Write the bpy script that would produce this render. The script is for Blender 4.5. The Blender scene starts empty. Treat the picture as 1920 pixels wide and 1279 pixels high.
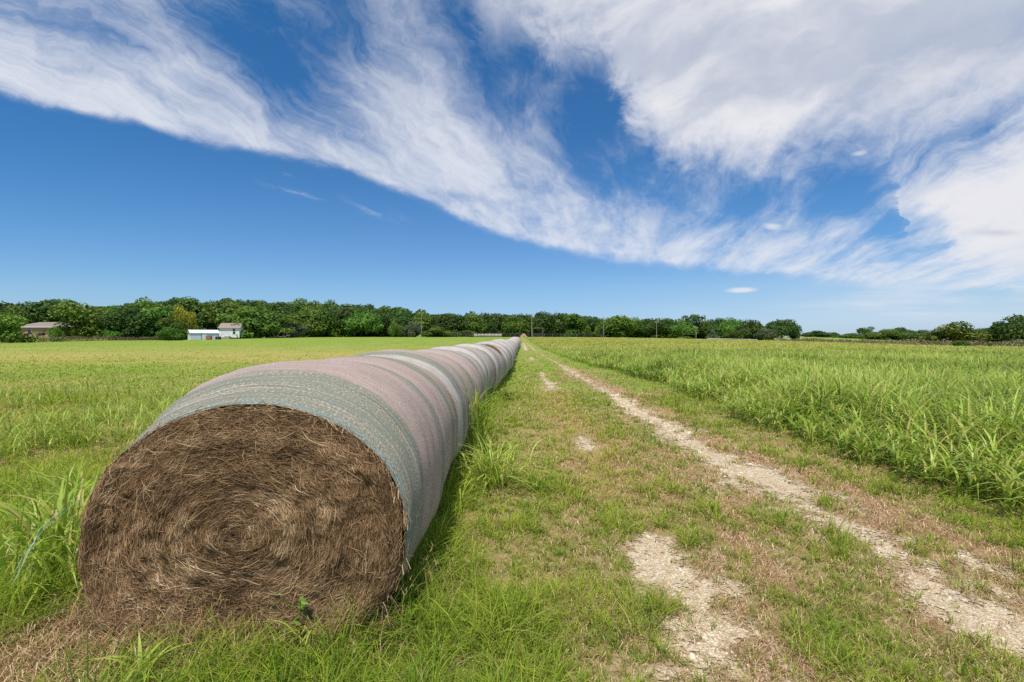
import bpy, math, random
import numpy as np

random.seed(7)
RNG = np.random.default_rng(7)
R = math.radians
scene = bpy.context.scene
COL = scene.collection
CAM_H = 1.6
F = 960.0          # focal length in photo pixels (18 mm on 36 mm)
HORIZON = 634.0

# ------------------------------------------------------------------ utilities
def S(t):
    t = np.clip(t, 0.0, 1.0)
    return t * t * (3 - 2 * t)

def _hash(ix, iy, seed):
    h = (ix.astype(np.int64) * 374761393 + iy.astype(np.int64) * 668265263 + seed * 974634777) & 0xFFFFFFFF
    h = ((h ^ (h >> 13)) * 1274126177) & 0xFFFFFFFF
    h = h ^ (h >> 16)
    return (h & 0xFFFFFF) / float(0xFFFFFF)

def vnoise(x, y, seed=0):
    x = np.asarray(x, float); y = np.asarray(y, float)
    ix = np.floor(x); iy = np.floor(y)
    fx = x - ix; fy = y - iy
    fx = fx * fx * (3 - 2 * fx); fy = fy * fy * (3 - 2 * fy)
    a = _hash(ix, iy, seed); b = _hash(ix + 1, iy, seed)
    c = _hash(ix, iy + 1, seed); d = _hash(ix + 1, iy + 1, seed)
    return (a * (1 - fx) + b * fx) * (1 - fy) + (c * (1 - fx) + d * fx) * fy

def fbm(x, y, seed=0, octv=4):
    s = 0; a = 0.5; t = 0
    for i in range(octv):
        s = s + a * vnoise(x * 2 ** i, y * 2 ** i, seed + i * 17)
        t += a; a *= 0.5
    return s / t

def terrain(x, y):
    x = np.asarray(x, float); y = np.asarray(y, float)
    gx = (1 - 0.6 * S((-x - 60) / 90)) * (1 - S((x - 20) / 90))
    z = 2.0 * S((y - 55) / 140) * gx
    z = z + 2.2 * np.exp(-(((x - 118) / 34) ** 2 + ((y - 222) / 40) ** 2))
    hx = 0.1 + 0.9 * S((10 - x) / 130)
    z = z + 15 * S((y - 205) / 120) * hx * (1 - S((x - 20) / 110))
    z = z + 1.3 * S((y - 125) / 15) * S((-x - 94) / 18)
    near = 1 - S((y - 20) / 40)
    z = z + near * 0.03 * (fbm(x * 0.7, y * 0.7, 3, 3) - 0.5)
    # wheel ruts pressed into the ground
    z = z - 0.025 * np.exp(-((x - 2.8) / 0.3) ** 2) - 0.025 * np.exp(-((x - 1.1) / 0.3) ** 2)
    return z

def tz(x, y):
    return float(terrain(np.array([x]), np.array([y]))[0])

def at(px, d):
    return (px - 960.0) / F * d

def z_at(py, d):
    return CAM_H + (HORIZON - py) / F * d

def mesh_np(name, V, faces, mat=None, parent=None, attrs=None, smooth=False, loc=None, link=True):
    """faces: list of integer arrays (n,k)"""
    me = bpy.data.meshes.new(name)
    V = np.ascontiguousarray(V, dtype=np.float32)
    me.vertices.add(len(V)); me.vertices.foreach_set('co', V.ravel())
    idx = np.concatenate([f.ravel() for f in faces]).astype(np.int32)
    tot = np.concatenate([np.full(len(f), f.shape[1], np.int32) for f in faces])
    start = np.concatenate([[0], np.cumsum(tot)[:-1]]).astype(np.int32)
    me.loops.add(len(idx)); me.loops.foreach_set('vertex_index', idx)
    me.polygons.add(len(tot)); me.polygons.foreach_set('loop_start', start)
    me.polygons.foreach_set('loop_total', tot)
    if attrs:
        for k, v in attrs.items():
            a = me.attributes.new(k, 'FLOAT', 'POINT')
            a.data.foreach_set('value', np.ascontiguousarray(v, dtype=np.float32))
    me.update(calc_edges=True)
    me.polygons.foreach_set('use_smooth', np.full(len(tot), bool(smooth)))
    if mat: me.materials.append(mat)
    o = bpy.data.objects.new(name, me)
    if link: COL.objects.link(o)
    if parent: o.parent = parent
    if loc: o.location = loc
    return o

def tag(o, label=None, cat=None, group=None, kind=None):
    if label: o['label'] = label
    if cat: o['category'] = cat
    if group: o['group'] = group
    if kind: o['kind'] = kind
    return o

def empty(name, loc, rz=0.0):
    o = bpy.data.objects.new(name, None)
    o.empty_display_size = 0.3
    COL.objects.link(o); o.location = loc; o.rotation_euler = (0, 0, rz)
    return o

def copy_tree(o, parent=None):
    c = o.copy(); COL.objects.link(c)
    if parent is not None: c.parent = parent
    for ch in list(o.children): copy_tree(ch, c)
    return c

class MB:
    """collects boxes, prisms and tubes into one mesh"""
    def __init__(s): s.v = []; s.f = []
    def add(s, vs, fs):
        n = len(s.v); s.v += [tuple(p) for p in vs]
        s.f += [tuple(i + n for i in f) for f in fs]; return s
    def box(s, x0, x1, y0, y1, z0, z1):
        vs = [(x0,y0,z0),(x1,y0,z0),(x1,y1,z0),(x0,y1,z0),(x0,y0,z1),(x1,y0,z1),(x1,y1,z1),(x0,y1,z1)]
        return s.add(vs, [(3,2,1,0),(4,5,6,7),(0,1,5,4),(1,2,6,5),(2,3,7,6),(3,0,4,7)])
    def tube(s, pts, rad, n=8):
        pts = [np.array(p, float) for p in pts]
        vs = []; fs = []
        for i, p in enumerate(pts):
            d = pts[min(i + 1, len(pts) - 1)] - pts[max(i - 1, 0)]
            d = d / (np.linalg.norm(d) + 1e-9)
            a = np.cross(d, (0.31, 0.95, 0.05)); a /= np.linalg.norm(a); b = np.cross(d, a)
            r = rad[i] if hasattr(rad, '__len__') else rad
            for k in range(n):
                t = 2 * math.pi * k / n
                vs.append(p + r * (math.cos(t) * a + math.sin(t) * b))
        for i in range(len(pts) - 1):
            for k in range(n):
                fs.append((i*n+k, i*n+(k+1)%n, (i+1)*n+(k+1)%n, (i+1)*n+k))
        fs.append(tuple(range(n))[::-1]); fs.append(tuple(range((len(pts)-1)*n, len(pts)*n)))
        return s.add(vs, fs)
    def build(s, name, mat, parent=None, loc=None, smooth=False):
        me = bpy.data.meshes.new(name); me.from_pydata(s.v, [], s.f); me.update()
        if smooth:
            for p in me.polygons: p.use_smooth = True
        me.materials.append(mat)
        o = bpy.data.objects.new(name, me); COL.objects.link(o)
        if parent: o.parent = parent
        if loc: o.location = loc
        return o

# ------------------------------------------------------------------ node helpers
class NT:
    def __init__(s, tree): s.t = tree; s.n = tree.nodes; s.l = tree.links
    def node(s, typ, **kw):
        n = s.n.new(typ)
        for k, v in kw.items(): setattr(n, k, v)
        return n
    def put(s, sock, v):
        if v is None: return
        if hasattr(v, 'is_output'): s.l.new(v, sock)
        else:
            if isinstance(v, (tuple, list)) and len(v) == 3 and len(sock.default_value) == 4: v = (*v, 1)
            sock.default_value = v
    def m(s, op, a, b=None, c=None, clamp=False):
        n = s.n.new('ShaderNodeMath'); n.operation = op; n.use_clamp = clamp
        s.put(n.inputs[0], a); s.put(n.inputs[1], b); s.put(n.inputs[2], c)
        return n.outputs[0]
    def ss(s, x, lo, hi, to0=0.0, to1=1.0):
        n = s.n.new('ShaderNodeMapRange'); n.interpolation_type = 'SMOOTHSTEP'
        s.put(n.inputs[0], x); s.put(n.inputs[1], lo); s.put(n.inputs[2], hi)
        n.inputs[3].default_value = to0; n.inputs[4].default_value = to1
        return n.outputs[0]
    def lin(s, x, lo, hi, to0=0.0, to1=1.0):
        n = s.n.new('ShaderNodeMapRange'); n.clamp = True
        s.put(n.inputs[0], x); n.inputs[1].default_value = lo; n.inputs[2].default_value = hi
        n.inputs[3].default_value = to0; n.inputs[4].default_value = to1
        return n.outputs[0]
    def vec(s, x, y, z=0.0):
        n = s.n.new('ShaderNodeCombineXYZ')
        s.put(n.inputs[0], x); s.put(n.inputs[1], y); s.put(n.inputs[2], z)
        return n.outputs[0]
    def noise(s, vec, scale=1.0, detail=4, rough=0.55, dist=0.0, lac=2.0):
        n = s.n.new('ShaderNodeTexNoise')
        if vec is not None: s.l.new(vec, n.inputs['Vector'])
        n.inputs['Scale'].default_value = scale; n.inputs['Detail'].default_value = detail
        n.inputs['Roughness'].default_value = rough; n.inputs['Distortion'].default_value = dist
        n.inputs['Lacunarity'].default_value = lac
        return n.outputs['Fac']
    def mix(s, fac, a, b):
        n = s.n.new('ShaderNodeMix'); n.data_type = 'RGBA'
        s.put(n.inputs[0], fac); s.put(n.inputs[6], a); s.put(n.inputs[7], b)
        return n.outputs[2]
    def ramp(s, fac, stops, interp='LINEAR'):
        n = s.n.new('ShaderNodeValToRGB'); cr = n.color_ramp; cr.interpolation = interp
        while len(cr.elements) < len(stops): cr.elements.new(0.5)
        for e, (p, c) in zip(cr.elements, stops): e.position = p; e.color = (*c, 1)
        s.put(n.inputs[0], fac)
        return n.outputs[0]
    def attr(s, name):
        n = s.n.new('ShaderNodeAttribute'); n.attribute_name = name
        return n.outputs['Fac']
    def curve(s, x, pts):
        """float curve through (x, y) points; any range"""
        xs = [p[0] for p in pts]; ys = [p[1] for p in pts]
        x0, x1 = min(xs), max(xs); y0, y1 = min(ys), max(ys)
        if y1 - y0 < 1e-6: y1 = y0 + 1e-3
        t = s.lin(x, x0, x1)
        n = s.n.new('ShaderNodeFloatCurve'); s.l.new(t, n.inputs['Value'])
        c = n.mapping.curves[0]
        q = [((p[0]-x0)/(x1-x0), (p[1]-y0)/(y1-y0)) for p in pts]
        c.points[0].location = q[0]; c.points[1].location = q[-1]
        for p in q[1:-1]: c.points.new(*p)
        for p in c.points: p.handle_type = 'AUTO_CLAMPED'
        n.mapping.update()
        return s.m('MULTIPLY_ADD', n.outputs[0], y1 - y0, y0)

def new_mat(name):
    m = bpy.data.materials.new(name); m.use_nodes = True
    m.node_tree.nodes.clear()
    return m, NT(m.node_tree)

def out_bsdf(nt, color, rough=0.8, bump=None, bump_s=0.3, bump_d=0.01, metallic=0.0, spec=0.3):
    o = nt.node('ShaderNodeOutputMaterial'); b = nt.node('ShaderNodeBsdfPrincipled')
    nt.put(b.inputs['Base Color'], color); nt.put(b.inputs['Roughness'], rough)
    b.inputs['Metallic'].default_value = metallic
    b.inputs['Specular IOR Level'].default_value = spec
    if bump is not None:
        bn = nt.node('ShaderNodeBump'); bn.inputs['Strength'].default_value = bump_s
        bn.inputs['Distance'].default_value = bump_d
        nt.l.new(bump, bn.inputs['Height']); nt.l.new(bn.outputs[0], b.inputs['Normal'])
    nt.l.new(b.outputs[0], o.inputs[0])
    return b

def leaf_mat(name, stops, dry=None, trans=0.3, rough=0.55, spec=0.25, posvar=None):
    """foliage: colour from the per-leaf attribute 'tint', dead leaves from 'dry'"""
    m, nt = new_mat(name)
    col = nt.ramp(nt.attr('tint'), stops)
    if posvar:
        geo = nt.node('ShaderNodeObjectInfo')
        h = nt.node('ShaderNodeHueSaturation'); nt.l.new(col, h.inputs['Color'])
        nt.put(h.inputs['Hue'], nt.m('MULTIPLY_ADD', geo.outputs['Random'], posvar[0], 0.5 - posvar[0] / 2))
        nt.put(h.inputs['Value'], nt.m('MULTIPLY_ADD', geo.outputs['Random'], posvar[1], 1 - posvar[1] / 2))
        col = h.outputs[0]
    if dry is not None: col = nt.mix(nt.attr('dry'), col, dry)
    o = nt.node('ShaderNodeOutputMaterial')
    b = nt.node('ShaderNodeBsdfPrincipled'); nt.l.new(col, b.inputs['Base Color'])
    b.inputs['Roughness'].default_value = rough; b.inputs['Specular IOR Level'].default_value = spec
    t = nt.node('ShaderNodeBsdfTranslucent'); nt.l.new(col, t.inputs['Color'])
    mx = nt.node('ShaderNodeMixShader'); mx.inputs[0].default_value = trans
    nt.l.new(b.outputs[0], mx.inputs[1]); nt.l.new(t.outputs[0], mx.inputs[2])
    nt.l.new(mx.outputs[0], o.inputs[0])
    return m

def flat_mat(name, c, rough=0.7, var=0.15, scale=3.0, spec=0.3, metallic=0.0):
    m, nt = new_mat(name)
    tc = nt.node('ShaderNodeTexCoord')
    n = nt.noise(tc.outputs['Object'], scale, 5, 0.6)
    k = nt.lin(n, 0.25, 0.75, 0.0, 1.0)
    lo = tuple(v * (1 - var) for v in c); hi = tuple(min(1, v * (1 + var)) for v in c)
    out_bsdf(nt, nt.mix(k, lo, hi), rough, n, 0.2, 0.01, metallic, spec)
    return m


# ------------------------------------------------------------------ camera, sky and sun
cam_d = bpy.data.cameras.new('camera'); cam = bpy.data.objects.new('camera', cam_d); COL.objects.link(cam)
cam_d.lens = 18.0; cam_d.sensor_width = 36.0; cam_d.clip_end = 6000; cam_d.clip_start = 0.05
cam.location = (0, 0, CAM_H)
cam.rotation_euler = (R(90) - math.atan((639.5 - HORIZON) / F), 0, 0)
scene.camera = cam
scene.view_settings.view_transform = 'Standard'; scene.view_settings.look = 'None'
scene.view_settings.exposure = 0.0; scene.view_settings.gamma = 1.0
scene.cycles.max_bounces = 6; scene.cycles.diffuse_bounces = 3; scene.cycles.glossy_bounces = 2
scene.cycles.transmission_bounces = 4; scene.cycles.use_denoising = False
scene.cycles.use_adaptive_sampling = False

SUN_EL, SUN_AZ = 66.0, -165.0       # azimuth clockwise from +Y: behind the camera, to the left
sd = bpy.data.lights.new('sun', 'SUN'); sun = bpy.data.objects.new('sun', sd); COL.objects.link(sun)
sd.energy = 4.8; sd.angle = R(4.0); sd.color = (1.0, 0.95, 0.87)
sun.rotation_euler = (R(90 - SUN_EL), 0, R(180 - SUN_AZ))

world = bpy.data.worlds.new('World'); scene.world = world; world.use_nodes = True
world.node_tree.nodes.clear()
nt = NT(world.node_tree)
sky = nt.node('ShaderNodeTexSky', sky_type='NISHITA')
sky.sun_disc = False; sky.sun_elevation = R(SUN_EL); sky.sun_rotation = R(SUN_AZ)
sky.air_density = 1.0; sky.dust_density = 0.0; sky.ozone_density = 4.0
hs = nt.node('ShaderNodeMix'); hs.data_type = 'RGBA'; hs.blend_type = 'MULTIPLY'; hs.inputs[0].default_value = 1.0
nt.l.new(sky.outputs[0], hs.inputs[6])
bg_sky = nt.node('ShaderNodeBackground'); bg_sky.inputs['Strength'].default_value = 0.105
nt.l.new(hs.outputs[2], bg_sky.inputs['Color'])

tc = nt.node('ShaderNodeTexCoord'); sp = nt.node('ShaderNodeSeparateXYZ')
nt.l.new(tc.outputs['Generated'], sp.inputs[0])
X, Y, Z = sp.outputs
yy = nt.m('MAXIMUM', Y, 0.12)
u = nt.m('DIVIDE', X, yy); v = nt.m('DIVIDE', Z, yy)
nt.l.new(nt.ramp(v, [(0.0, (.52,.70,1.16)), (0.07, (.60,.79,1.06)), (0.1, (.62,.83,1.07)), (0.25, (.47,.81,1.08)), (0.4, (.35,.76,1.06)), (0.65, (.29,.79,1.1))]), hs.inputs[7])   # clear, polarised summer blue
def U(px): return (px - 960) / F
def Vv(py): return (HORIZON - py) / F
def crv(pts): return nt.curve(u, [(U(a), Vv(b)) for a, b in pts])
def gauss(px, py, sx, sy, rot=0.0):
    """soft blob; sizes in photo pixels"""
    dx = nt.m('SUBTRACT', u, U(px)); dy = nt.m('SUBTRACT', v, Vv(py))
    c, s_ = math.cos(R(rot)), math.sin(R(rot))
    a = nt.m('ADD', nt.m('MULTIPLY', dx, c * F / sx), nt.m('MULTIPLY', dy, s_ * F / sx))
    b = nt.m('ADD', nt.m('MULTIPLY', dx, -s_ * F / sy), nt.m('MULTIPLY', dy, c * F / sy))
    q = nt.m('ADD', nt.m('MULTIPLY', a, a), nt.m('MULTIPLY', b, b))
    return nt.m('POWER', 2.718, nt.m('MULTIPLY', q, -1.0))
def addall(lst):
    o = lst[0]
    for q in lst[1:]: o = nt.m('ADD', o, q)
    return o
# cloud deck coordinates: the layer is flat and high, so streaks fan out from a far point
den = nt.m('ADD', v, 0.10)
pw = nt.m('DIVIDE', 1.0, den)
pu = nt.m('DIVIDE', nt.m('SUBTRACT', u, 0.22), den)
warp = nt.noise(nt.vec(u, v, 3.1), 3.2, 4, 0.55)
warp2 = nt.noise(nt.vec(u, v, 7.7), 7.0, 4, 0.6)
wv = nt.m('SUBTRACT', warp, 0.5); wv2 = nt.m('SUBTRACT', warp2, 0.5)
pu_w = nt.m('ADD', pu, nt.m('ADD', nt.m('MULTIPLY', wv, 0.55), nt.m('MULTIPLY', wv2, 0.12)))
pw_w = nt.m('ADD', pw, nt.m('MULTIPLY', wv2, 0.5))
streak = nt.noise(nt.vec(nt.m('MULTIPLY', pu_w, 2.2), nt.m('MULTIPLY', pw_w, 0.55), 0.0), 1.6, 9, 0.62, 0.0)
fine = nt.noise(nt.vec(nt.m('MULTIPLY', pu_w, 7.0), nt.m('MULTIPLY', pw_w, 2.6), 2.0), 1.6, 8, 0.66, 0.0)
puff = nt.noise(nt.vec(u, nt.m('MULTIPLY', v, 1.5), 0.7), 9.0, 9, 0.62, 0.35)
big = nt.noise(nt.vec(u, nt.m('MULTIPLY', v, 1.4), 5.0), 3.0, 6, 0.55, 0.2)
# long sheets for the thick clouds, drawn out to the upper right
ca, sa = math.cos(R(24)), math.sin(R(24))
ru = nt.m('ADD', nt.m('MULTIPLY', u, ca), nt.m('MULTIPLY', v, sa))
rv = nt.m('ADD', nt.m('MULTIPLY', u, -sa), nt.m('MULTIPLY', v, ca))
sheet = nt.noise(nt.vec(nt.m('MULTIPLY', ru, 1.1), nt.m('ADD', nt.m('MULTIPLY', rv, 4.0), nt.m('MULTIPLY', wv, 0.8)), 1.0), 1.7, 7, 0.55, 0.3)

# A: the long cirrus band across the sky
eA = crv([(-200,160),(0,193),(120,222),(240,243),(400,288),(560,314),(640,333),(760,378),(860,425),(1000,472),(1180,502),(1300,520),(1500,534),(1700,552),(2100,570)])
hA = nt.m('ADD', nt.m('SUBTRACT', v, eA), nt.m('MULTIPLY', nt.m('SUBTRACT', puff, 0.5), 0.035))
thick = crv([(-200,-150),(0,-60),(230,20),(420,150),(560,210),(700,300),(900,300),(1100,310),(1300,370),(1600,420),(2100,450)])
edge = nt.ss(hA, 0.0, 0.03)
up = nt.ss(nt.m('SUBTRACT', v, thick), -0.16, 0.16)        # fades out above the band
coreA = nt.m('MULTIPLY', edge, nt.m('MULTIPLY_ADD', up, -0.24, 0.92))
hot = addall([nt.m('MULTIPLY', gauss(*g[:5]), g[5]) for g in [
    (130,150,330,70,-20,.25), (420,250,330,36,-14,.16), (330,110,90,120,-25,.14), (760,240,170,130,-30,.28), (900,330,240,60,-15,.28),
    (850,395,150,22,-16,.15), (1000,450,210,22,-10,.22), (1260,475,220,40,-4,.2), (1560,500,220,60,0,.16),
    (760,110,150,150,-30,.12), (1000,280,120,100,-10,.1)]])
cold = addall([nt.m('MULTIPLY', gauss(*g[:5]), g[5]) for g in [
    (505,60,150,110,-35,.55), (600,140,90,70,-40,.4), (880,60,50,110,12,.4), (905,190,70,90,0,.35), (1110,240,75,130,-8,.75),
    (1130,180,60,60,0,.4), (1240,345,130,50,-14,.5), (1420,380,160,40,16,.42), (1570,350,80,50,24,.5), (1640,400,60,45,-20,.3), (1670,440,60,40,-20,.35),
    (330,20,120,45,-20,.2), (700,60,110,150,-25,.16), (880,372,180,9,-9,.2), (1010,352,90,14,0,.2), (1420,560,600,14,0,.12)]])
nzA = nt.m('ADD', nt.m('MULTIPLY', nt.m('SUBTRACT', streak, 0.5), 2.6), nt.m('MULTIPLY', nt.m('SUBTRACT', fine, 0.5), 0.95))
nzA = nt.m('ADD', nzA, nt.m('MULTIPLY', nt.m('SUBTRACT', puff, 0.5), 0.5))
covA = nt.m('SUBTRACT', nt.m('ADD', coreA, hot), cold)
dA = nt.m('MULTIPLY', nt.ss(nt.m('ADD', covA, nzA), 0.05, 1.75), edge)

uw = nt.m('ADD', u, nt.m('ADD', nt.m('MULTIPLY', nt.m('SUBTRACT', puff, 0.5), 0.12), nt.m('MULTIPLY', nt.m('SUBTRACT', fine, 0.5), 0.10)))
def crw(pts): return nt.curve(uw, [(U(a), Vv(b)) for a, b in pts])
# B: thick cloud filling the upper right
eB = crw([(700,-300),(840,-120),(862,0),(885,90),(925,132),(985,112),(1050,152),(1100,158),(1135,175),(1165,235),(1195,288),(1240,318),(1330,338),(1400,338),(1480,330),(1580,300),(1700,285),(1850,262),(2100,235)])
hB = nt.m('ADD', nt.m('SUBTRACT', v, eB), nt.m('MULTIPLY', nt.m('SUBTRACT', puff, 0.5), 0.16))
hB = nt.m('ADD', hB, nt.m('MULTIPLY', nt.m('SUBTRACT', fine, 0.5), 0.05))
soft = nt.curve(u, [(U(800), .26), (U(1100), .20), (U(1200), .17), (U(1380), .12), (U(1600), .16), (U(2000), .20)])
hB = nt.m('ADD', hB, nt.m('MULTIPLY', nt.m('SUBTRACT', streak, 0.5), 0.10))
dB = nt.ss(nt.m('DIVIDE', hB, soft), -0.1, 1.0)
dB = nt.m('MULTIPLY', dB, nt.ss(nt.m('SUBTRACT', u, nt.m('MULTIPLY_ADD', nt.m('SUBTRACT', puff, 0.5), 0.12, U(850))), 0.0, 0.10))
thinB = nt.m('MULTIPLY', gauss(1030, 60, 200, 120, 0), 0.55)
thinB = nt.m('ADD', thinB, nt.m('MULTIPLY', gauss(1840, 70, 260, 50, 24), 0.30))
thinB = nt.m('ADD', thinB, nt.m('MULTIPLY', gauss(1500, 260, 300, 45, 22), 0.22))
dB = nt.m('MULTIPLY', dB, nt.m('SUBTRACT', 1.0, nt.m('MULTIPLY', thinB, nt.ss(nt.m('ADD', sheet, nt.m('MULTIPLY', streak, 0.3)), 0.85, 0.35))))
dB = nt.m('MULTIPLY', dB, nt.m('MULTIPLY_ADD', nt.ss(sheet, 0.25, 0.6), 0.16, 0.84))

# C: smooth bank at the right edge
topC = crw([(1500,420),(1590,368),(1615,343),(1700,308),(1800,265),(1920,195),(2100,110)])
botC = crw([(1500,320),(1590,346),(1610,354),(1640,376),(1690,402),(1712,432),(1690,455),(1790,482),(1830,530),(1920,562),(2100,580)])
jit = nt.m('ADD', nt.m('MULTIPLY', nt.m('SUBTRACT', puff, 0.5), 0.05), nt.m('MULTIPLY', nt.m('SUBTRACT', streak, 0.5), 0.10))
dC = nt.m('MULTIPLY', nt.ss(nt.m('ADD', nt.m('SUBTRACT', topC, v), jit), -0.02, 0.13),
          nt.ss(nt.m('ADD', nt.m('SUBTRACT', v, botC), jit), -0.02, 0.10))
dC = nt.m('MULTIPLY', dC, nt.ss(v, Vv(560), Vv(440), 0.35, 0.97))
# low thin veils and three small puffs near the horizon
veil = nt.m('MULTIPLY', nt.m('ADD', gauss(1720, 580, 300, 14, 0), nt.m('MULTIPLY', gauss(1780, 545, 260, 26, 0), 0.9)),
            nt.m('MULTIPLY', nt.ss(nt.noise(nt.vec(u, nt.m('MULTIPLY', v, 9.0), 0.3), 3.0, 6, 0.6), 0.35, 0.65), 0.5))
veil = nt.m('ADD', veil, nt.m('MULTIPLY', gauss(1800, 590, 420, 75, 0), 0.30))
pf = addall([gauss(1390, 544, 34, 6.5, 2), nt.m('MULTIPLY', gauss(1447, 425, 26, 10, -6), 0.8), nt.m('MULTIPLY', gauss(1640, 497, 24, 7, 0), 0.6), nt.m('MULTIPLY', gauss(1610, 288, 22, 8, 10), 0.7)])
wisps = nt.m('MULTIPLY', addall([gauss(560, 362, 46, 6, -14), gauss(700, 395, 50, 8, -18), gauss(545, 326, 12, 4, 0)]), nt.ss(fine, 0.45, 0.75))
dP = nt.m('ADD', nt.ss(nt.m('ADD', pf, nt.m('MULTIPLY', nt.m('SUBTRACT', puff, 0.5), 0.9)), 0.25, 0.9), nt.m('MULTIPLY', wisps, 0.45))
inv = lambda a: nt.m('SUBTRACT', 1.0, a, clamp=True)
dens = inv(nt.m('MULTIPLY', nt.m('MULTIPLY', inv(nt.m('MULTIPLY', dA, 0.9)), inv(dB)), nt.m('MULTIPLY', nt.m('MULTIPLY', inv(dC), inv(veil)), inv(nt.m('MULTIPLY', dP, 0.85)))))
# behind and beside the camera: scattered cirrus
back = nt.m('MULTIPLY', nt.ss(nt.noise(tc.outputs['Generated'], 3.0, 7, 0.6, 0.3), 0.42, 0.75), 0.7)
front = nt.ss(Y, 0.12, 0.3)
dens = nt.m('ADD', nt.m('MULTIPLY', dens, front), nt.m('MULTIPLY', back, nt.m('SUBTRACT', 1.0, front)))
dens = nt.m('MULTIPLY', dens, nt.ss(Z, 0.0, 0.03))
# cloud brightness: sunlit tops, greyer thick undersides
grey = nt.m('MULTIPLY', nt.m('MAXIMUM', dB, dC), nt.ss(nt.m('ADD', nt.m('MULTIPLY', sheet, 0.8), nt.m('MULTIPLY', big, 0.45)), 0.72, 0.48))
grey = nt.m('ADD', grey, nt.m('MULTIPLY', nt.m('ADD', gauss(1870, 437, 38, 6, 0), gauss(1840, 75, 200, 40, 22)), 0.6), clamp=True)
ccol = nt.mix(grey, (0.82, 0.82, 0.86), (0.50, 0.55, 0.66))
ccol = nt.mix(nt.m('MULTIPLY', nt.m('SUBTRACT', 1.0, nt.m('MAXIMUM', dB, dC)), 0.6), ccol, (0.76, 0.80, 0.88))
bg_c = nt.node('ShaderNodeBackground'); bg_c.inputs['Strength'].default_value = 1.0
nt.l.new(ccol, bg_c.inputs['Color'])
mx = nt.node('ShaderNodeMixShader'); nt.l.new(dens, mx.inputs[0])
nt.l.new(bg_sky.outputs[0], mx.inputs[1]); nt.l.new(bg_c.outputs[0], mx.inputs[2])
ow = nt.node('ShaderNodeOutputWorld'); nt.l.new(mx.outputs[0], ow.inputs[0])
world.cycles.sampling_method = 'MANUAL'; world.cycles.sample_map_resolution = 512

# ------------------------------------------------------------------ layout of the ground
ROW_Y = np.array([-5, 3, 10, 14, 17, 18.5, 23.3, 30, 38, 51, 70, 90, 110.])
ROW_E = np.array([-.83, -.82, -.82, -.74, -.56, -.48, -.30, -.14, .0, .24, .66, 1.2, 1.7])
def row_edge(y): return np.interp(y, ROW_Y, ROW_E)          # right contact line of the bale row
def row_mid(y): return row_edge(y) - 0.64
ROW_START, ROW_END = 2.78, 89.0
CROP_E = 4.25
def crop_edge(y): return CROP_E + 0.55 * (fbm(np.asarray(y) * 0.45, 0 * np.asarray(y), 91, 3) - 0.5) + 0.9 * np.exp(-((np.asarray(y) - 20) / 9) ** 2)

def rut_mask(x, y):
    """pale bare limestone in the wheel ruts, 0..1"""
    n = fbm(x * 3.0, y * 1.6, 41, 4); n2 = fbm(x * 11, y * 9, 47, 3)
    drift = 0.10 * (fbm(y * 0.3, y * 0 + 2, 5, 2) - 0.5)
    cr = 2.80 + 0.0028 * y + drift; cl = 1.06 + 0.012 * y + drift
    wr = np.interp(y, [0, 2.6, 3.6, 4.3, 4.6, 5.8, 6.4, 9, 12, 22, 27, 32, 40, 60, 74, 95, 110], [.48, .50, .42, .28, .36, .36, .28, .34, .24, .22, .20, .04, .05, .0, .14, .10, 0])
    wl = np.interp(y, [0, 2.3, 2.9, 3.05, 3.2, 3.9, 4.3, 7.2, 7.6, 8.2, 8.7, 15.5, 16, 18, 19, 21, 25, 36, 40, 44, 60, 73, 96, 110], [.34, .36, .32, .14, .32, .30, .0, .0, .14, .14, 0, 0, .22, .24, .10, .20, 0, 0, .2, 0, 0, .3, .3, 0])
    a = 1 - np.abs(x - cr) / np.maximum(wr, 1e-3); b = 1 - np.abs(x - cl) / np.maximum(wl, 1e-3)
    a = np.where(wr < 0.02, -9, a); b = np.where(wl < 0.02, -9, b)
    k = np.maximum(np.maximum(a, b), -3)
    return k + 2.6 * (n - 0.525) + 2.0 * (n2 - 0.5)

def bare_mask(x, y):
    """brown dead thatch showing between the grass, 0..1"""
    n = fbm(x * 1.7, y * 0.9, 61, 4); n2 = fbm(x * 6, y * 4.5, 67, 3)
    r = 0.60 * np.exp(-((x - 3.25) / 0.40) ** 2) + 0.35 * np.exp(-((x - 2.75) / 0.5) ** 2)
    r = r + 0.58 * np.exp(-((x - 1.35) / 0.45) ** 2) * (1 - S((y - 5) / 6)) + 0.12 * np.exp(-((x - 1.75) / 0.5) ** 2) * (1 - S((y - 3) / 4))
    r = r + 0.25 * np.exp(-((x - 0.5) / 0.5) ** 2) * (1 - S((y - 4) / 5))
    r = r * (1 - 0.75 * S((y - 16) / 30))
    k = r + 2.3 * (n - 0.5) + 1.2 * (n2 - 0.5)
    k = np.where(x < 0.75, k - 0.16, k)
    inlane = S((x + 0.65) / 0.4) * (1 - S((x - crop_edge(y) + 0.3) / 0.4))
    return np.clip((k * 1.1 + 0.06), 0, 1) * inlane

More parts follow.
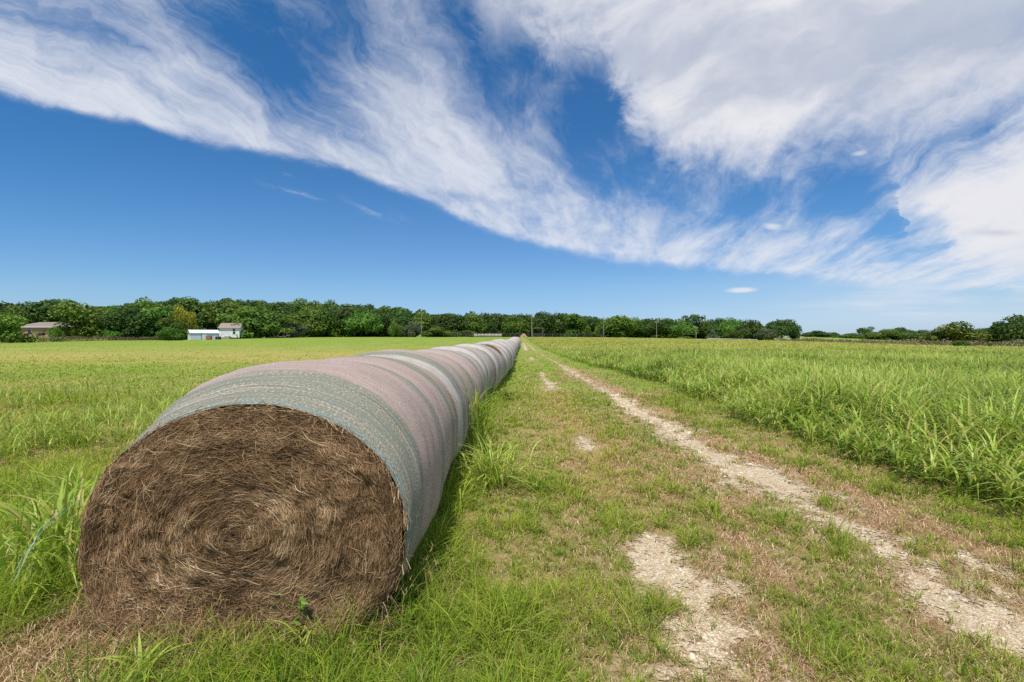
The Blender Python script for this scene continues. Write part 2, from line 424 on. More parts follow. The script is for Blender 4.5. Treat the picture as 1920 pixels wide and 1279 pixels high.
def yellow_mask(x, y):
    """0 green ... 1 straw yellow"""
    lane = np.exp(-((x - 1.15) / 0.45) ** 2) * S((y - 3.5) / 3) * (1 - S((y - 14) / 8)) * 0.75
    left = S((-x - 2.2 + 0.012 * y) / 0.8)
    # stubble bands run across the mown field
    yb = y + 6 * (fbm(x * 0.03, y * 0.02, 21, 3) - 0.5) * (y / 25) + 0.02 * x
    band = np.interp(yb, [0, 4, 7, 10, 14, 17, 22, 29, 35, 50, 62, 78, 95, 140], [.50, .55, .48, .45, .66, .48, .22, .36, .80, .85, .50, .40, .16, .08])
    field = S((x - crop_edge(y)) / 1.5) * (0.32 + 0.5 * S((y - 28) / 40) + 0.25 * S((x - 20) / 40))
    field = field * (1 - .85 * S((y - 140) / 30))
    q = lane + left * band * .74 + field
    return np.clip(q + 0.9 * (fbm(x * 0.5, y * 0.25, 77, 4) - 0.5) * (0.3 + 0.7 * left), 0, 1)

def grow(a0, step0, g, lim):
    out = [a0]; st = step0
    while out[-1] < lim: out.append(out[-1] + st); st *= g
    return out
xs = np.arange(-4.0, 6.0001, 0.08)
xr = np.array(grow(6.0, 0.1, 1.055, 2600))[1:]; xl = -np.array(grow(4.0, 0.1, 1.055, 2600))[1:][::-1]
gx_ = np.concatenate([xl, xs, xr])
gy_ = np.concatenate([-np.array(grow(0.0, 0.3, 1.25, 400))[1:][::-1], np.arange(0, 14, 0.08), np.array(grow(14, 0.1, 1.02, 2800))])
GX, GY = np.meshgrid(gx_, gy_)
GZ = terrain(GX, GY)
nx, ny = len(gx_), len(gy_)
I = np.arange(nx * ny).reshape(ny, nx)
quads = np.stack([I[:-1, :-1], I[:-1, 1:], I[1:, 1:], I[1:, :-1]], -1).reshape(-1, 4)
fx, fy = GX.ravel(), GY.ravel()

gm, nt = new_mat('meadow_ground')
tc = nt.node('ShaderNodeTexCoord'); P = tc.outputs['Object']
n1 = nt.noise(P, 2.2, 6, 0.65); n2 = nt.noise(P, 34.0, 5, 0.7); n3 = nt.noise(P, 0.06, 5, 0.6); n4 = nt.noise(P, 160.0, 3, 0.7)
fibre = nt.node('ShaderNodeMapping'); nt.l.new(P, fibre.inputs[0]); fibre.inputs['Scale'].default_value = (40, 160, 40); fibre.inputs['Rotation'].default_value = (0, 0, 0.6)
n5 = nt.noise(fibre.outputs[0], 1.0, 4, 0.7, 1.5)
green = nt.ramp(n1, [(0.25, (0.12, 0.20, 0.025)), (0.5, (0.18, 0.27, 0.032)), (0.75, (0.25, 0.33, 0.05))])
straw = nt.ramp(n2, [(0.25, (0.28, 0.22, 0.06)), (0.5, (0.42, 0.32, 0.10)), (0.75, (0.52, 0.42, 0.18))])
thatch = nt.ramp(nt.m('MULTIPLY_ADD', n5, 0.6, nt.m('MULTIPLY', n2, 0.4)), [(0.34, (0.12, 0.066, 0.032)), (0.5, (0.37, 0.235, 0.12)), (0.66, (0.63, 0.46, 0.27))])
yl = nt.m('ADD', nt.attr('yellow'), nt.m('MULTIPLY', nt.m('SUBTRACT', n2, 0.5), 0.9), clamp=True)
c = nt.mix(yl, green, straw)
far = nt.m('MULTIPLY', nt.attr('nearness'), 0.8)
br = nt.m('ADD', nt.m('MULTIPLY', nt.attr('bare'), 1.1), nt.m('MULTIPLY', nt.m('SUBTRACT', n2, 0.5), 0.5), clamp=True)
c = nt.mix(nt.m('MAXIMUM', br, far), c, thatch)
c = nt.mix(nt.m('MULTIPLY', nt.attr('dust'), nt.lin(n2, .35, .6, .2, 1.0)), c, nt.ramp(n4, [(.3, (.42, .29, .17)), (.6, (.62, .49, .32))]))
out_bsdf(nt, c, 0.95, nt.m('ADD', n2, n5), 0.6, 0.02, spec=0.1)
nearness = (1 - S((np.hypot(fx, fy) - 6) / 16)) * 0.85
ground = mesh_np('ground', np.stack([fx, fy, GZ.ravel()], -1), [quads], gm,
                 attrs={'bare': bare_mask(fx, fy), 'yellow': yellow_mask(fx, fy), 'nearness': nearness * 1.0, 'dust': S((rut_mask(fx, fy) + 0.75) / 1.1) * (fy < 105) * (fy > 0)}, smooth=True)
tag(ground, 'gently rising mown hay meadow with green and straw-coloured grass', 'ground', kind='structure')

# pale gravel in the two wheel ruts
def gravel_cells(x0, x1, y0, y1, sx, sy):
    ax = np.arange(x0, x1, sx); ay = np.arange(y0, y1, sy)
    A, B = np.meshgrid(ax, ay)
    n_x, n_y = len(ax), len(ay)
    M = rut_mask(A, B)
    J = np.arange(n_x * n_y).reshape(n_y, n_x)
    q = np.stack([J[:-1, :-1], J[:-1, 1:], J[1:, 1:], J[1:, :-1]], -1).reshape(-1, 4)
    mm = M.ravel()
    mq = mm[q].mean(1); keep = mq > 0.05 + 0.75 * RNG.random(len(q)) ** 1.6 + 0.35 * (fbm(A.ravel()[q[:, 0]] * 26, B.ravel()[q[:, 0]] * 26, 123, 3) - .5)
    q = q[keep]
    used, inv_ = np.unique(q, return_inverse=True)
    a, b = A.ravel()[used], B.ravel()[used]
    jx = (RNG.random(len(a)) - .5) * sx * 0.6; jy = (RNG.random(len(a)) - .5) * sy * 0.6
    a = a + jx; b = b + jy
    z = terrain(a, b) + 0.0035 + 0.004 * RNG.random(len(a))
    return np.stack([a, b, z], -1), inv_.reshape(-1, 4), mm[used]
segs = [gravel_cells(-0.2, 3.8, 1.2, 9.0, 0.022, 0.022), gravel_cells(0, 3.9, 9.0, 30, 0.05, 0.08), gravel_cells(0, 4.4, 30, 108, 0.10, 0.3)]
V = []; Q = []; A_ = []; n0 = 0
for v_, q_, a_ in segs: V.append(v_); Q.append(q_ + n0); A_.append(a_); n0 += len(v_)
rm, nt = new_mat('limestone_gravel')
tc = nt.node('ShaderNodeTexCoord'); P = tc.outputs['Object']
vor = nt.node('ShaderNodeTexVoronoi'); vor.inputs['Scale'].default_value = 75; nt.l.new(P, vor.inputs['Vector'])
vor2 = nt.node('ShaderNodeTexVoronoi'); vor2.inputs['Scale'].default_value = 130; nt.l.new(P, vor2.inputs['Vector'])
cell = nt.node('ShaderNodeSeparateColor'); nt.l.new(vor.outputs['Color'], cell.inputs[0])
base = nt.ramp(cell.outputs[0], [(0.0, (0.50, 0.38, 0.22)), (0.4, (0.68, 0.56, 0.38)), (1.0, (0.80, 0.71, 0.55))])
crack = nt.ss(vor.outputs['Distance'], 0.62, 0.30)
dirt = nt.noise(P, 7.0, 5, 0.65)
c = nt.mix(nt.m('MULTIPLY', nt.m('SUBTRACT', 1.0, crack), 0.55), base, (0.27, 0.19, 0.11))
c = nt.mix(nt.ss(dirt, 0.47, 0.70, 0.0, 0.55), c, (0.44, 0.30, 0.165))
c = nt.mix(nt.ss(nt.attr('rut'), 0.55, 0.15, 0.0, 0.6), c, (0.34, 0.23, 0.14))
out_bsdf(nt, c, 0.9, nt.m('ADD', nt.m('MULTIPLY', vor.outputs['Distance'], -1.0), nt.m('MULTIPLY', vor2.outputs['Distance'], -0.4)), 0.8, 0.012, spec=0.15)
track = mesh_np('dirt_track', np.concatenate(V), [np.concatenate(Q)], rm, attrs={'rut': np.concatenate(A_)}, smooth=True)
tag(track, 'pale limestone gravel showing in two wheel ruts of the farm track', 'track', kind='structure')

# loose stones lying in the ruts
def stones(n):
    d = np.exp(RNG.uniform(np.log(1.9), np.log(15), n * 6)); x = RNG.uniform(0.3, 3.8, n * 6)
    m_ = rut_mask(x, d); k = (m_ > 0.0 + 0.35 * RNG.random(n * 6)); x, d = x[k][:n], d[k][:n]; n = len(x)
    r = np.exp(RNG.normal(np.log(0.0042), 0.55, n)) * np.maximum(1, d / 5)
    base = np.array([[1,0,0],[.3,.95,0],[-.8,.6,0],[-.8,-.6,0],[.3,-.95,0],[.5,.25,.7],[-.45,.3,.75],[0,-.5,.65]], float)
    f = np.array([[0,1,5],[1,2,6],[1,6,5],[2,3,6],[3,7,6],[3,4,7],[4,0,5],[4,5,7],[5,6,7]])
    V = base[None] * (0.7 + 0.6 * RNG.random((n, 8, 3)))
    th = RNG.uniform(0, 6.28, n); c_, s_ = np.cos(th)[:, None], np.sin(th)[:, None]
    sx = RNG.uniform(.7, 1.4, n)[:, None]
    vx, vy = V[..., 0] * sx, V[..., 1]
    X_ = (vx * c_ - vy * s_) * r[:, None] + x[:, None]; Y_ = (vx * s_ + vy * c_) * r[:, None] + d[:, None]
    Z_ = V[..., 2] * r[:, None] * 0.8 + (terrain(x, d) + 0.006)[:, None]
    return np.stack([X_, Y_, Z_], -1).reshape(-1, 3), (f[None] + 8 * np.arange(n)[:, None, None]).reshape(-1, 3), np.repeat(RNG.random(n), 8)
sv, sf, st_ = stones(9000)
sm, nt = new_mat('loose_stone')
out_bsdf(nt, nt.ramp(nt.attr('tint'), [(0, (0.40, 0.30, 0.18)), (0.5, (0.55, 0.44, 0.29)), (1, (0.74, 0.65, 0.50))]), 0.85, spec=0.2)
tag(mesh_np('gravel', sv, [sf], sm, attrs={'tint': st_}), 'small pale loose stones lying in the wheel ruts', 'gravel', kind='stuff')

# ------------------------------------------------------------------ blades of grass
def blades(x, y, h, w, bend, az, nseg, tint, dry, wang=None, z0=None, sag=0.45):
    """ribbons that rise from the ground and bow over; returns V, quads, tint, dry"""
    n = len(x); t = np.linspace(0, 1, nseg + 1)
    z0 = terrain(x, y) if z0 is None else z0
    dx, dy = np.cos(az), np.sin(az)
    wa = az + np.pi / 2 if wang is None else wang
    ox, oy = np.cos(wa), np.sin(wa)
    tt = t[None, :]
    hor = bend[:, None] * h[:, None] * tt ** 1.7
    ver = h[:, None] * (tt - sag * bend[:, None] * tt ** 2.4)
    wd = w[:, None] * 0.5 * np.clip(1 - tt ** 2.2, 0.04, 1) * (0.6 + 0.4 * np.minimum(1, tt * 4))
    cx = x[:, None] + dx[:, None] * hor; cy = y[:, None] + dy[:, None] * hor; cz = z0[:, None] + ver
    L = np.stack([cx - ox[:, None] * wd, cy - oy[:, None] * wd, cz], -1)
    Rr = np.stack([cx + ox[:, None] * wd, cy + oy[:, None] * wd, cz], -1)
    V = np.stack([L, Rr], 2).reshape(-1, 3)
    k = np.arange(nseg) * 2
    q = np.stack([k, k + 1, k + 3, k + 2], -1)[None] + (np.arange(n) * 2 * (nseg + 1))[:, None, None]
    m_ = 2 * (nseg + 1)
    return V, q.reshape(-1, 4), np.repeat(tint, m_), np.repeat(dry, m_)

def join(parts):
    V, Q, T, D = [], [], [], []; n0 = 0
    for v_, q_, t_, d_ in parts:
        V.append(v_); Q.append(q_ + n0); T.append(t_); D.append(d_); n0 += len(v_)
    return np.concatenate(V), np.concatenate(Q), np.concatenate(T), np.concatenate(D)

def wedge(n, d0, d1, margin=1.2, k=1.1):
    d = np.exp(RNG.uniform(np.log(d0), np.log(d1), n))
    x = RNG.uniform(-1, 1, n) * (k * d + margin)
    return x, d

def in_row(x, y, pad=0.0):
    return (y > ROW_START - 0.05) & (y < ROW_END) & (np.abs(x - row_mid(y)) < 0.70 - pad)

grass_m = leaf_mat('meadow_grass', [(0.0, (0.085, 0.175, 0.018)), (0.35, (0.215, 0.345, 0.028)), (0.7, (0.38, 0.465, 0.042)), (1.0, (0.54, 0.56, 0.10))],
                   dry=(0.58, 0.44, 0.19), trans=0.40, rough=.75, spec=.1)


def zone(x, y):
    lane = (x > row_mid(y)) & (x < crop_edge(y)); crop = x >= crop_edge(y)
    return lane, crop, ~lane & ~crop

def grass_props(x, y):
    """where grass grows and how: keep probability, height, yellowness, dryness, lushness"""
    rut = rut_mask(x, y); bare = bare_mask(x, y); yel = yellow_mask(x, y)
    lane, crop, left = zone(x, y)
    gn = fbm(x * 2.4, y * 1.6, 33, 4); tuft = fbm(x * 5, y * 4, 15, 3)
    p = np.where(lane, np.clip(1.65 - 1.40 * bare + 1.4 * (gn - 0.5) + 0.8 * (tuft - .5), 0.05, 1), 0.9)
    p = np.where(lane & (rut > -0.1), np.clip(0.30 - rut * 0.5, 0.012, 1), p)
    p = np.where(crop, 0.35, p)
    h = np.where(lane, 0.042 + 0.085 * np.clip(gn + tuft - 0.7, 0, 1) * 1.6, 0.12)
    foot = np.exp(-((x - row_edge(y) - 0.12) / 0.24) ** 2) * (y > 2.6)
    h = h + foot * (0.10 + 0.22 * np.clip(tuft, 0, 1))
    lush = np.clip(fbm(x * 1.1, y * 0.8, 19, 3) * 2.6 - 1.0, 0, 1)
    hl = 0.07 + 0.26 * lush * (1 - 0.75 * S((y - 7) / 9))
    h = np.where(left, hl, h)
    front = S((3.2 - y) / 0.4) * S((x + 2.2) / 0.5) * (1 - S((x + 0.10) / 0.6))
    h = h + front * (0.01 + 0.085 * np.clip(tuft * 1.3, 0, 1))
    spill = np.exp(-((x + 2.35) / 0.6) ** 2) * (1 - S((y - 2.75) / 0.5))
    p = p * (1 - 0.6 * spill); h = h * (1 - 0.2 * spill)
    dryp = np.where(left, yel * 0.50 - 0.25 * lush, 0.05 + 0.50 * yel + 0.22 * bare) - foot * 0.3 - front * 0.05 + 0.2 * spill
    green = 0.40 + 0.45 * (gn - 0.5) + 0.30 * yel + 0.06 * foot + 0.10 * lush  # foot term tints grass lighter to lift the shade beside the bales
    return np.clip(p, 0, 1), h, yel, np.clip(dryp, 0.02, 0.95), green

parts = []
# near: separate tufts whose blades spring outward from a common foot
x, y = wedge(27000, 1.75, 15)
p, h, yel, dryp, green = grass_props(x, y)
k = (RNG.random(len(x)) < p) & ~in_row(x, y)
x, y, h, dryp, green = x[k], y[k], h[k], dryp[k], green[k]
h = h * np.exp(RNG.normal(0, .28, len(x))); green = green + RNG.normal(0, .10, len(x))
sc = np.maximum(1, y / 4.0)
nb = RNG.integers(7, 17, len(x)); ii = np.repeat(np.arange(len(x)), nb); n = len(ii)
a = RNG.uniform(0, 6.28, n); rr_ = np.abs(RNG.normal(0, .022, n)) * sc[ii] * (0.6 + h[ii] * 5)
bx = x[ii] + np.cos(a) * rr_; by = y[ii] + np.sin(a) * rr_
hh = h[ii] * RNG.uniform(.45, 1.25, n)
ww = RNG.uniform(.0034, .0066, n) * (0.75 + 1.6 * np.minimum(h[ii], .3)) * np.maximum(1, y[ii] / 3.2)
bend = np.clip(RNG.normal(.75, .33, n), .08, 1.5); az = a + RNG.normal(0, .5, n)
dry = np.where(RNG.random(n) < dryp[ii], RNG.uniform(.45, 1, n), RNG.random(n) * .12)
tint = np.clip(green[ii] + RNG.normal(0, .17, n), 0, 1)
ok = ~in_row(bx, by)
for msk, ns in ((ok & (by < 6.5), 4), (ok & (by >= 6.5), 2)):
    parts.append(blades(bx[msk], by[msk], hh[msk], ww[msk], bend[msk], az[msk], ns, tint[msk], dry[msk], az[msk] + 1.57 + RNG.normal(0, .6, msk.sum())))
# farther: single blades, fewer and broader with distance
x, y = wedge(150000, 9, 125)
p, h, yel, dryp, green = grass_props(x, y)
k = (RNG.random(len(x)) < p * S((y - 8) / 6) * (1 - .85 * S((y - 14) / 45))) & ~in_row(x, y)
x, y, h, yel, dryp, green = x[k], y[k], h[k], yel[k], dryp[k], green[k]; n = len(x)
lane, crop, left = zone(x, y)
calm = S((y - 9) / 12)
dry = np.clip(dryp * 1.05 + RNG.normal(0, 1, n) * (.30 - .20 * calm), 0, 1)
parts.append(blades(x, y, h * RNG.uniform(.5, 1.2, n), RNG.uniform(.0040, .0075, n) * y / 3.0, np.clip(RNG.normal(.9, .35, n), .1, 1.6), RNG.uniform(0, 6.28, n), 2,
                    np.clip(green + RNG.normal(0, .12 - .05 * calm, n), 0, 1), dry, RNG.uniform(0, 6.28, n)))
# flat dead straw lying in the thatch, in the bare patches and round the front bale
xs_, ys_ = wedge(260000, 1.75, 24)
lane = (xs_ > row_mid(ys_)) & (xs_ < crop_edge(ys_) + 0.3)
hay_spill = np.exp(-((xs_ + 2.2) / 0.75) ** 2) * (1 - S((ys_ - 2.7) / 0.7))
pr = np.where(lane, 0.30 + 0.65 * bare_mask(xs_, ys_), 0.25 + 0.3 * yellow_mask(xs_, ys_)) * np.where(rut_mask(xs_, ys_) > 0.25, 0.13, 1)
pr = np.clip(pr + 0.6 * hay_spill, 0, 1)
k = (RNG.random(len(xs_)) < pr) & ~in_row(xs_, ys_, 0.0)
xs_, ys_, hs_ = xs_[k], ys_[k], hay_spill[k]; n = len(xs_)
ln = RNG.uniform(0.03, 0.11, n) * (1 + 0.9 * hs_)
azs = RNG.uniform(0, 6.28, n)
bz = terrain(xs_, ys_) + 0.004 + RNG.random(n) * (0.012 + 0.06 * hs_)
V_, Q_, T_, D_ = blades(xs_, ys_, ln, RNG.uniform(0.0022, 0.0046, n) * np.maximum(1, ys_ / 2.8), np.full(n, 1.0) + RNG.random(n) * .3, azs, 2, RNG.uniform(0.0, 1.0, n), np.full(n, 1.0), azs + 1.57, bz, 0.9)
straw_V, straw_Q, straw_T = V_, Q_, T_
gv, gq, gt, gd = join(parts)
tag(mesh_np('short_grass', gv, [gq], grass_m, attrs={'tint': gt, 'dry': gd}), 'short patchy green and yellow grass over the track and mown meadow', 'grass', kind='stuff')
straw_m = leaf_mat('dead_straw', [(0.0, (0.12, 0.058, 0.026)), (0.4, (0.36, 0.205, 0.092)), (0.75, (0.56, 0.385, 0.19)), (1.0, (0.76, 0.60, 0.38))], trans=0.1)
tag(mesh_np('dead_straw', straw_V, [straw_Q], straw_m, attrs={'tint': straw_T}), 'dead brown straw and thatch lying flat between the grass', 'straw', kind='stuff')

# ------------------------------------------------------------------ tall forage crop on the right
def sorghum(x, y, height, nleaf, nseg, wscale, seedp, leanmul=1.0):
    """stalks with arching strap leaves; returns joined blade arrays"""
    n = len(x); parts = []
    g = terrain(x, y)
    lean_az = RNG.uniform(0, 6.28, n); lean = RNG.normal(0, 0.10, n) * leanmul
    patch = fbm(x * .35, y * .25, 171, 3) - .5; faraway = S((y - 18) / 60)
    base_t = RNG.normal(0.42, 0.17, n) + 0.95 * patch + 0.22 * faraway
    for i in range(nleaf):
        f = (i + RNG.uniform(0.1, 0.9, n)) / nleaf
        z0 = g + height * (0.08 + 0.62 * f)
        x0 = x + np.cos(lean_az) * lean * height * f; y0 = y + np.sin(lean_az) * lean * height * f
        L = np.minimum(height * 1.15, .85) * RNG.uniform(0.6, 1.15, n) * (0.75 + 0.35 * np.sin(np.pi * f))
        az = RNG.uniform(0, 6.28, n)
        bend = np.clip(RNG.normal(.98, 0.33, n) * (1.15 - 0.45 * f), 0.12, 1.6)
        w = RNG.uniform(0.016, 0.034, n) * wscale
        tint = np.clip(base_t + RNG.normal(0, 0.14, n) + 0.34 * (f - .55), 0, 1)
        dry = np.where(RNG.random(n) < 0.08 + 0.10 * (1 - f) + .06 * faraway, RNG.uniform(.4, 1, n), RNG.random(n) * 0.12 + .07 * faraway)
        parts.append(blades(x0, y0, L, w, bend, az, nseg, tint, dry, None, z0, 0.62))
    # stalks
    parts.append(blades(x, y, height * 0.85, np.full(n, 0.009) * wscale, np.abs(lean), lean_az, 2, np.clip(base_t - .1, 0, 1), RNG.random(n) * 0.25, RNG.uniform(0, 6.28, n), g, 0.2))
    if seedp > 0:
        m_ = RNG.random(n) < seedp
        xx, yy_ = x[m_], y[m_]; k = len(xx)
        for j in range(3):
            parts.append(blades(xx + np.cos(lean_az[m_]) * lean[m_] * height[m_], yy_ + np.sin(lean_az[m_]) * lean[m_] * height[m_], height[m_] * RNG.uniform(.2, .34, k), RNG.uniform(.010, .02, k) * wscale,
                        RNG.uniform(0.1, .7, k), RNG.uniform(0, 6.28, k), 2, RNG.uniform(.6, 1, k), RNG.uniform(.75, 1., k), RNG.uniform(0, 6.28, k), g[m_] + height[m_] * 0.82, 0.2))
    return parts

def crop_pts(n, y0, y1, xmax):
    d = RNG.uniform(y0, y1, n); x = RNG.uniform(3.6, xmax, n)
    e = crop_edge(d); k = (x > e + RNG.normal(0, 0.10, n)) & (x < 1.12 * d + 2.5)
    return x[k], d[k]
parts = []
def add_crop(n, y0, y1, xmax, h0, h1, nleaf, nseg, wsc, seedp):
    x, y = crop_pts(n, y0, y1, xmax)
    e = crop_edge(y); depth = S((x - e) / 1.6)
    hh = (h0 + (h1 - h0) * depth) * (0.72 + 0.55 * fbm(x * 0.5, y * 0.5, 55, 3)) * RNG.uniform(0.8, 1.2, len(x))
    parts.extend(sorghum(x, y, hh, nleaf, nseg, wsc, seedp))
add_crop(8000, 1.2, 12, 16, 0.30, 0.62, 8, 6, 0.84, 0.14)
add_crop(23000, 12, 30, 36, 0.32, 0.56, 6, 4, 1.2, 0.25)
add_crop(36000, 30, 66, 75, 0.30, 0.44, 4, 2, 2.4, 0.5)
add_crop(42000, 66, 150, 82, 0.22, 0.30, 3, 2, 4.2, 0.5)
cv, cq, ct, cd = join(parts)
crop_m = leaf_mat('forage_leaf', [(0.0, (0.085, 0.17, 0.02)), (0.4, (0.26, 0.415, 0.036)), (0.7, (0.44, 0.56, 0.07)), (1.0, (0.60, 0.67, 0.18))],
                  dry=(0.58, 0.45, 0.15), trans=0.40, rough=0.42, spec=0.4)
tag(mesh_np('forage_crop', cv, [cq], crop_m, attrs={'tint': ct, 'dry': cd}), 'dense knee to waist high green forage grass with arching leaves', 'crop', kind='stuff')

# rank weedy grass in loose drifts on the unmown strip left of the bales
x, y = wedge(26000, 3.0, 22)
dr = fbm(x * .55, y * .38, 211, 4)
k = (x < row_mid(y) - 1.15) & (RNG.random(len(x)) < np.clip((dr - .46) * 4.5, 0, .9) * (1 - .8 * S((y - 9) / 10)) * .55)
x, y, dr = x[k], y[k], dr[k]
wp = sorghum(x, y, RNG.uniform(.14, .34, len(x)) * (.7 + 1.0 * dr), 5, 5, .50, .25)
wv_, wq_, wt_, wd_ = join(wp)
tag(mesh_np('weedy_grass', wv_, [wq_], crop_m, attrs={'tint': np.clip(wt_ + .06, 0, 1), 'dry': wd_}), 'loose drifts of rank weedy grass on the left side of the bales', 'grass', kind='stuff')

# ------------------------------------------------------------------ round hay bales
NT_TH = 112
BALE_A, BALE_H, ZC = 0.912, 1.44, 0.66
NF = 2.02           # rounder outline at the worn front rim
def section(th, a, top, bot, nu=2.3):
    """sagged bale outline round (0, ZC): flat-bottomed superellipse"""
    c, s_ = np.cos(th), np.sin(th)
    n = np.where(s_ >= 0, nu, 2.9)
    x = a * np.sign(c) * np.abs(c) ** (2 / n)
    z = np.where(s_ >= 0, top * np.abs(s_) ** (2 / n), -bot * np.abs(s_) ** (2 / n))
    return x, z

def net_mat(name, bands, pale=0.0, straw=0.46):
    """plastic net over hay: coloured bands across the bale, fine threads round it, hay showing through"""
    m, nt = new_mat(name)
    s_ = nt.attr('along'); a = nt.attr('arc')
    wob = nt.noise(nt.vec(nt.m('MULTIPLY', s_, 3.0), nt.m('MULTIPLY', a, 1.2)), 1.0, 4, 0.6)
    sw = nt.m('ADD', nt.m('MULTIPLY', s_, 1 / 1.42), nt.m('MULTIPLY', nt.m('SUBTRACT', wob, 0.5), 0.10))
    col = nt.ramp(sw, bands)
    thread = nt.noise(nt.vec(nt.m('MULTIPLY', s_, 66.0), nt.m('MULTIPLY', a, 0.9)), 1.0, 3, 0.6)
    speck = nt.noise(nt.vec(nt.m('MULTIPLY', s_, 120.0), nt.m('MULTIPLY', a, 60.0), 4.0), 1.0, 4, 0.75)
    mott = nt.noise(nt.vec(nt.m('MULTIPLY', s_, 9.0), nt.m('MULTIPLY', a, 5.0), 9.0), 1.0, 5, 0.65)
    hay = nt.ramp(speck, [(0.36, (0.06, 0.04, 0.025)), (0.5, (0.29, 0.215, 0.14)), (0.64, (0.60, 0.50, 0.38))])
    k = nt.m('ADD', nt.m('MULTIPLY', nt.m('SUBTRACT', thread, 0.5), 2.6), nt.m('MULTIPLY', nt.m('SUBTRACT', speck, 0.5), 2.3))
    k = nt.m('ADD', nt.m('ADD', k, nt.m('MULTIPLY', nt.m('SUBTRACT', mott, 0.5), 0.7)), straw, clamp=True)
    c = nt.mix(k, col, hay)
    lines = nt.ss(thread, 0.44, 0.34)
    c = nt.mix(nt.m('MULTIPLY', lines, 0.75), c, (0.16, 0.125, 0.10))
    thin = nt.ss(thread, 0.56, 0.66)
    c = nt.mix(nt.m('MULTIPLY', thin, 0.30), c, (0.66, 0.68, 0.68))
    out_bsdf(nt, c, 0.7, nt.m('ADD', nt.m('MULTIPLY', thread, 1.0), nt.m('MULTIPLY', speck, 0.8)), 0.8, 0.012, spec=0.2)
    return m
TEAL = (0.185, 0.24, 0.20); TEAL2 = (0.165, 0.265, 0.24); PINK = (0.475, 0.36, 0.345); GREY = (0.42, 0.40, 0.385); WHITE = (0.54, 0.52, 0.51)
DK = (0.13, 0.10, 0.075); SALM = (0.50, 0.36, 0.30); TAN = (0.40, 0.32, 0.24)  # DK: hay past the net ends, with the shade of the seams painted in
def hard(*st):
    out = []
    for p0, p1, c in st: out += [(p0 + .012, c), (p1 - .012, c)]
    return out
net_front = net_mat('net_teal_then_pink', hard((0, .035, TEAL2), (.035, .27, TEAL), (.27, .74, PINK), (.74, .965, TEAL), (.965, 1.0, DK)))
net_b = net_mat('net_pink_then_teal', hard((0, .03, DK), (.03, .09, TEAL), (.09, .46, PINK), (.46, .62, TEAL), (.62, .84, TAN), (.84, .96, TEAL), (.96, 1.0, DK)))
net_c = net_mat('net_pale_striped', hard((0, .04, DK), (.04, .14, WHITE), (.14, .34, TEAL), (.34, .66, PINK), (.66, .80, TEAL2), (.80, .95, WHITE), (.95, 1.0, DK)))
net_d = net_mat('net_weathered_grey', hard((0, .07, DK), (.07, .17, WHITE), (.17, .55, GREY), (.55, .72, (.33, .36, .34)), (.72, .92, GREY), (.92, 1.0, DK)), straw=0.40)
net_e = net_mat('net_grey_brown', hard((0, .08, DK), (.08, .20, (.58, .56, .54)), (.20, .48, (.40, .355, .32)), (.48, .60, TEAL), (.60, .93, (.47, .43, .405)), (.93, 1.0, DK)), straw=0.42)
net_f = net_mat('net_salmon_patch', hard((0, .05, DK), (.05, .2, TEAL), (.2, .42, SALM), (.42, .58, PINK), (.58, .86, TEAL), (.86, 1.0, WHITE)))

def hay_material():
    m, nt = new_mat('weathered_hay')
    tc = nt.node('ShaderNodeTexCoord')
    n = nt.noise(tc.outputs['Object'], 26, 6, 0.7); n2 = nt.noise(tc.outputs['Object'], 120, 3, 0.7)
    c = nt.ramp(nt.m('MULTIPLY_ADD', n2, 0.5, nt.m('MULTIPLY', n, 0.5)), [(0.3, (0.028, 0.017, 0.010)), (0.5, (0.095, 0.058, 0.034)), (0.72, (0.21, 0.14, 0.085))])
    out_bsdf(nt, c, 0.95, n2, 1.0, 0.02, spec=0.05)
    return m
hay_m = hay_material()
strand_m = leaf_mat('hay_strand', [(0.0, (0.07, 0.041, 0.02)), (0.35, (0.215, 0.126, 0.058)), (0.65, (0.375, 0.232, 0.115)), (0.88, (0.56, 0.385, 0.21)), (1.0, (0.76, 0.60, 0.39))], trans=0.08, rough=0.7, spec=0.2)

def rim_shape(s, L, front, rnd=0.05):
    """(x scale, z scale) of the outline along the bale, s in 0..L"""
    q = s / L
    edge = np.abs(2 * q - 1) ** 5
    fx_ = 1 - rnd * 0.8 * edge; fz = 1 - rnd * edge
    if front:
        f = np.clip(1 - q / 0.52, 0, 1) ** 2.1
        fz = 1 - 0.15 * f - 0.09 * np.where(q > .5, edge, 0)
        fx_ = 1 - 0.022 * f - 0.07 * np.where(q > .5, edge, 0)
    return fx_, fz

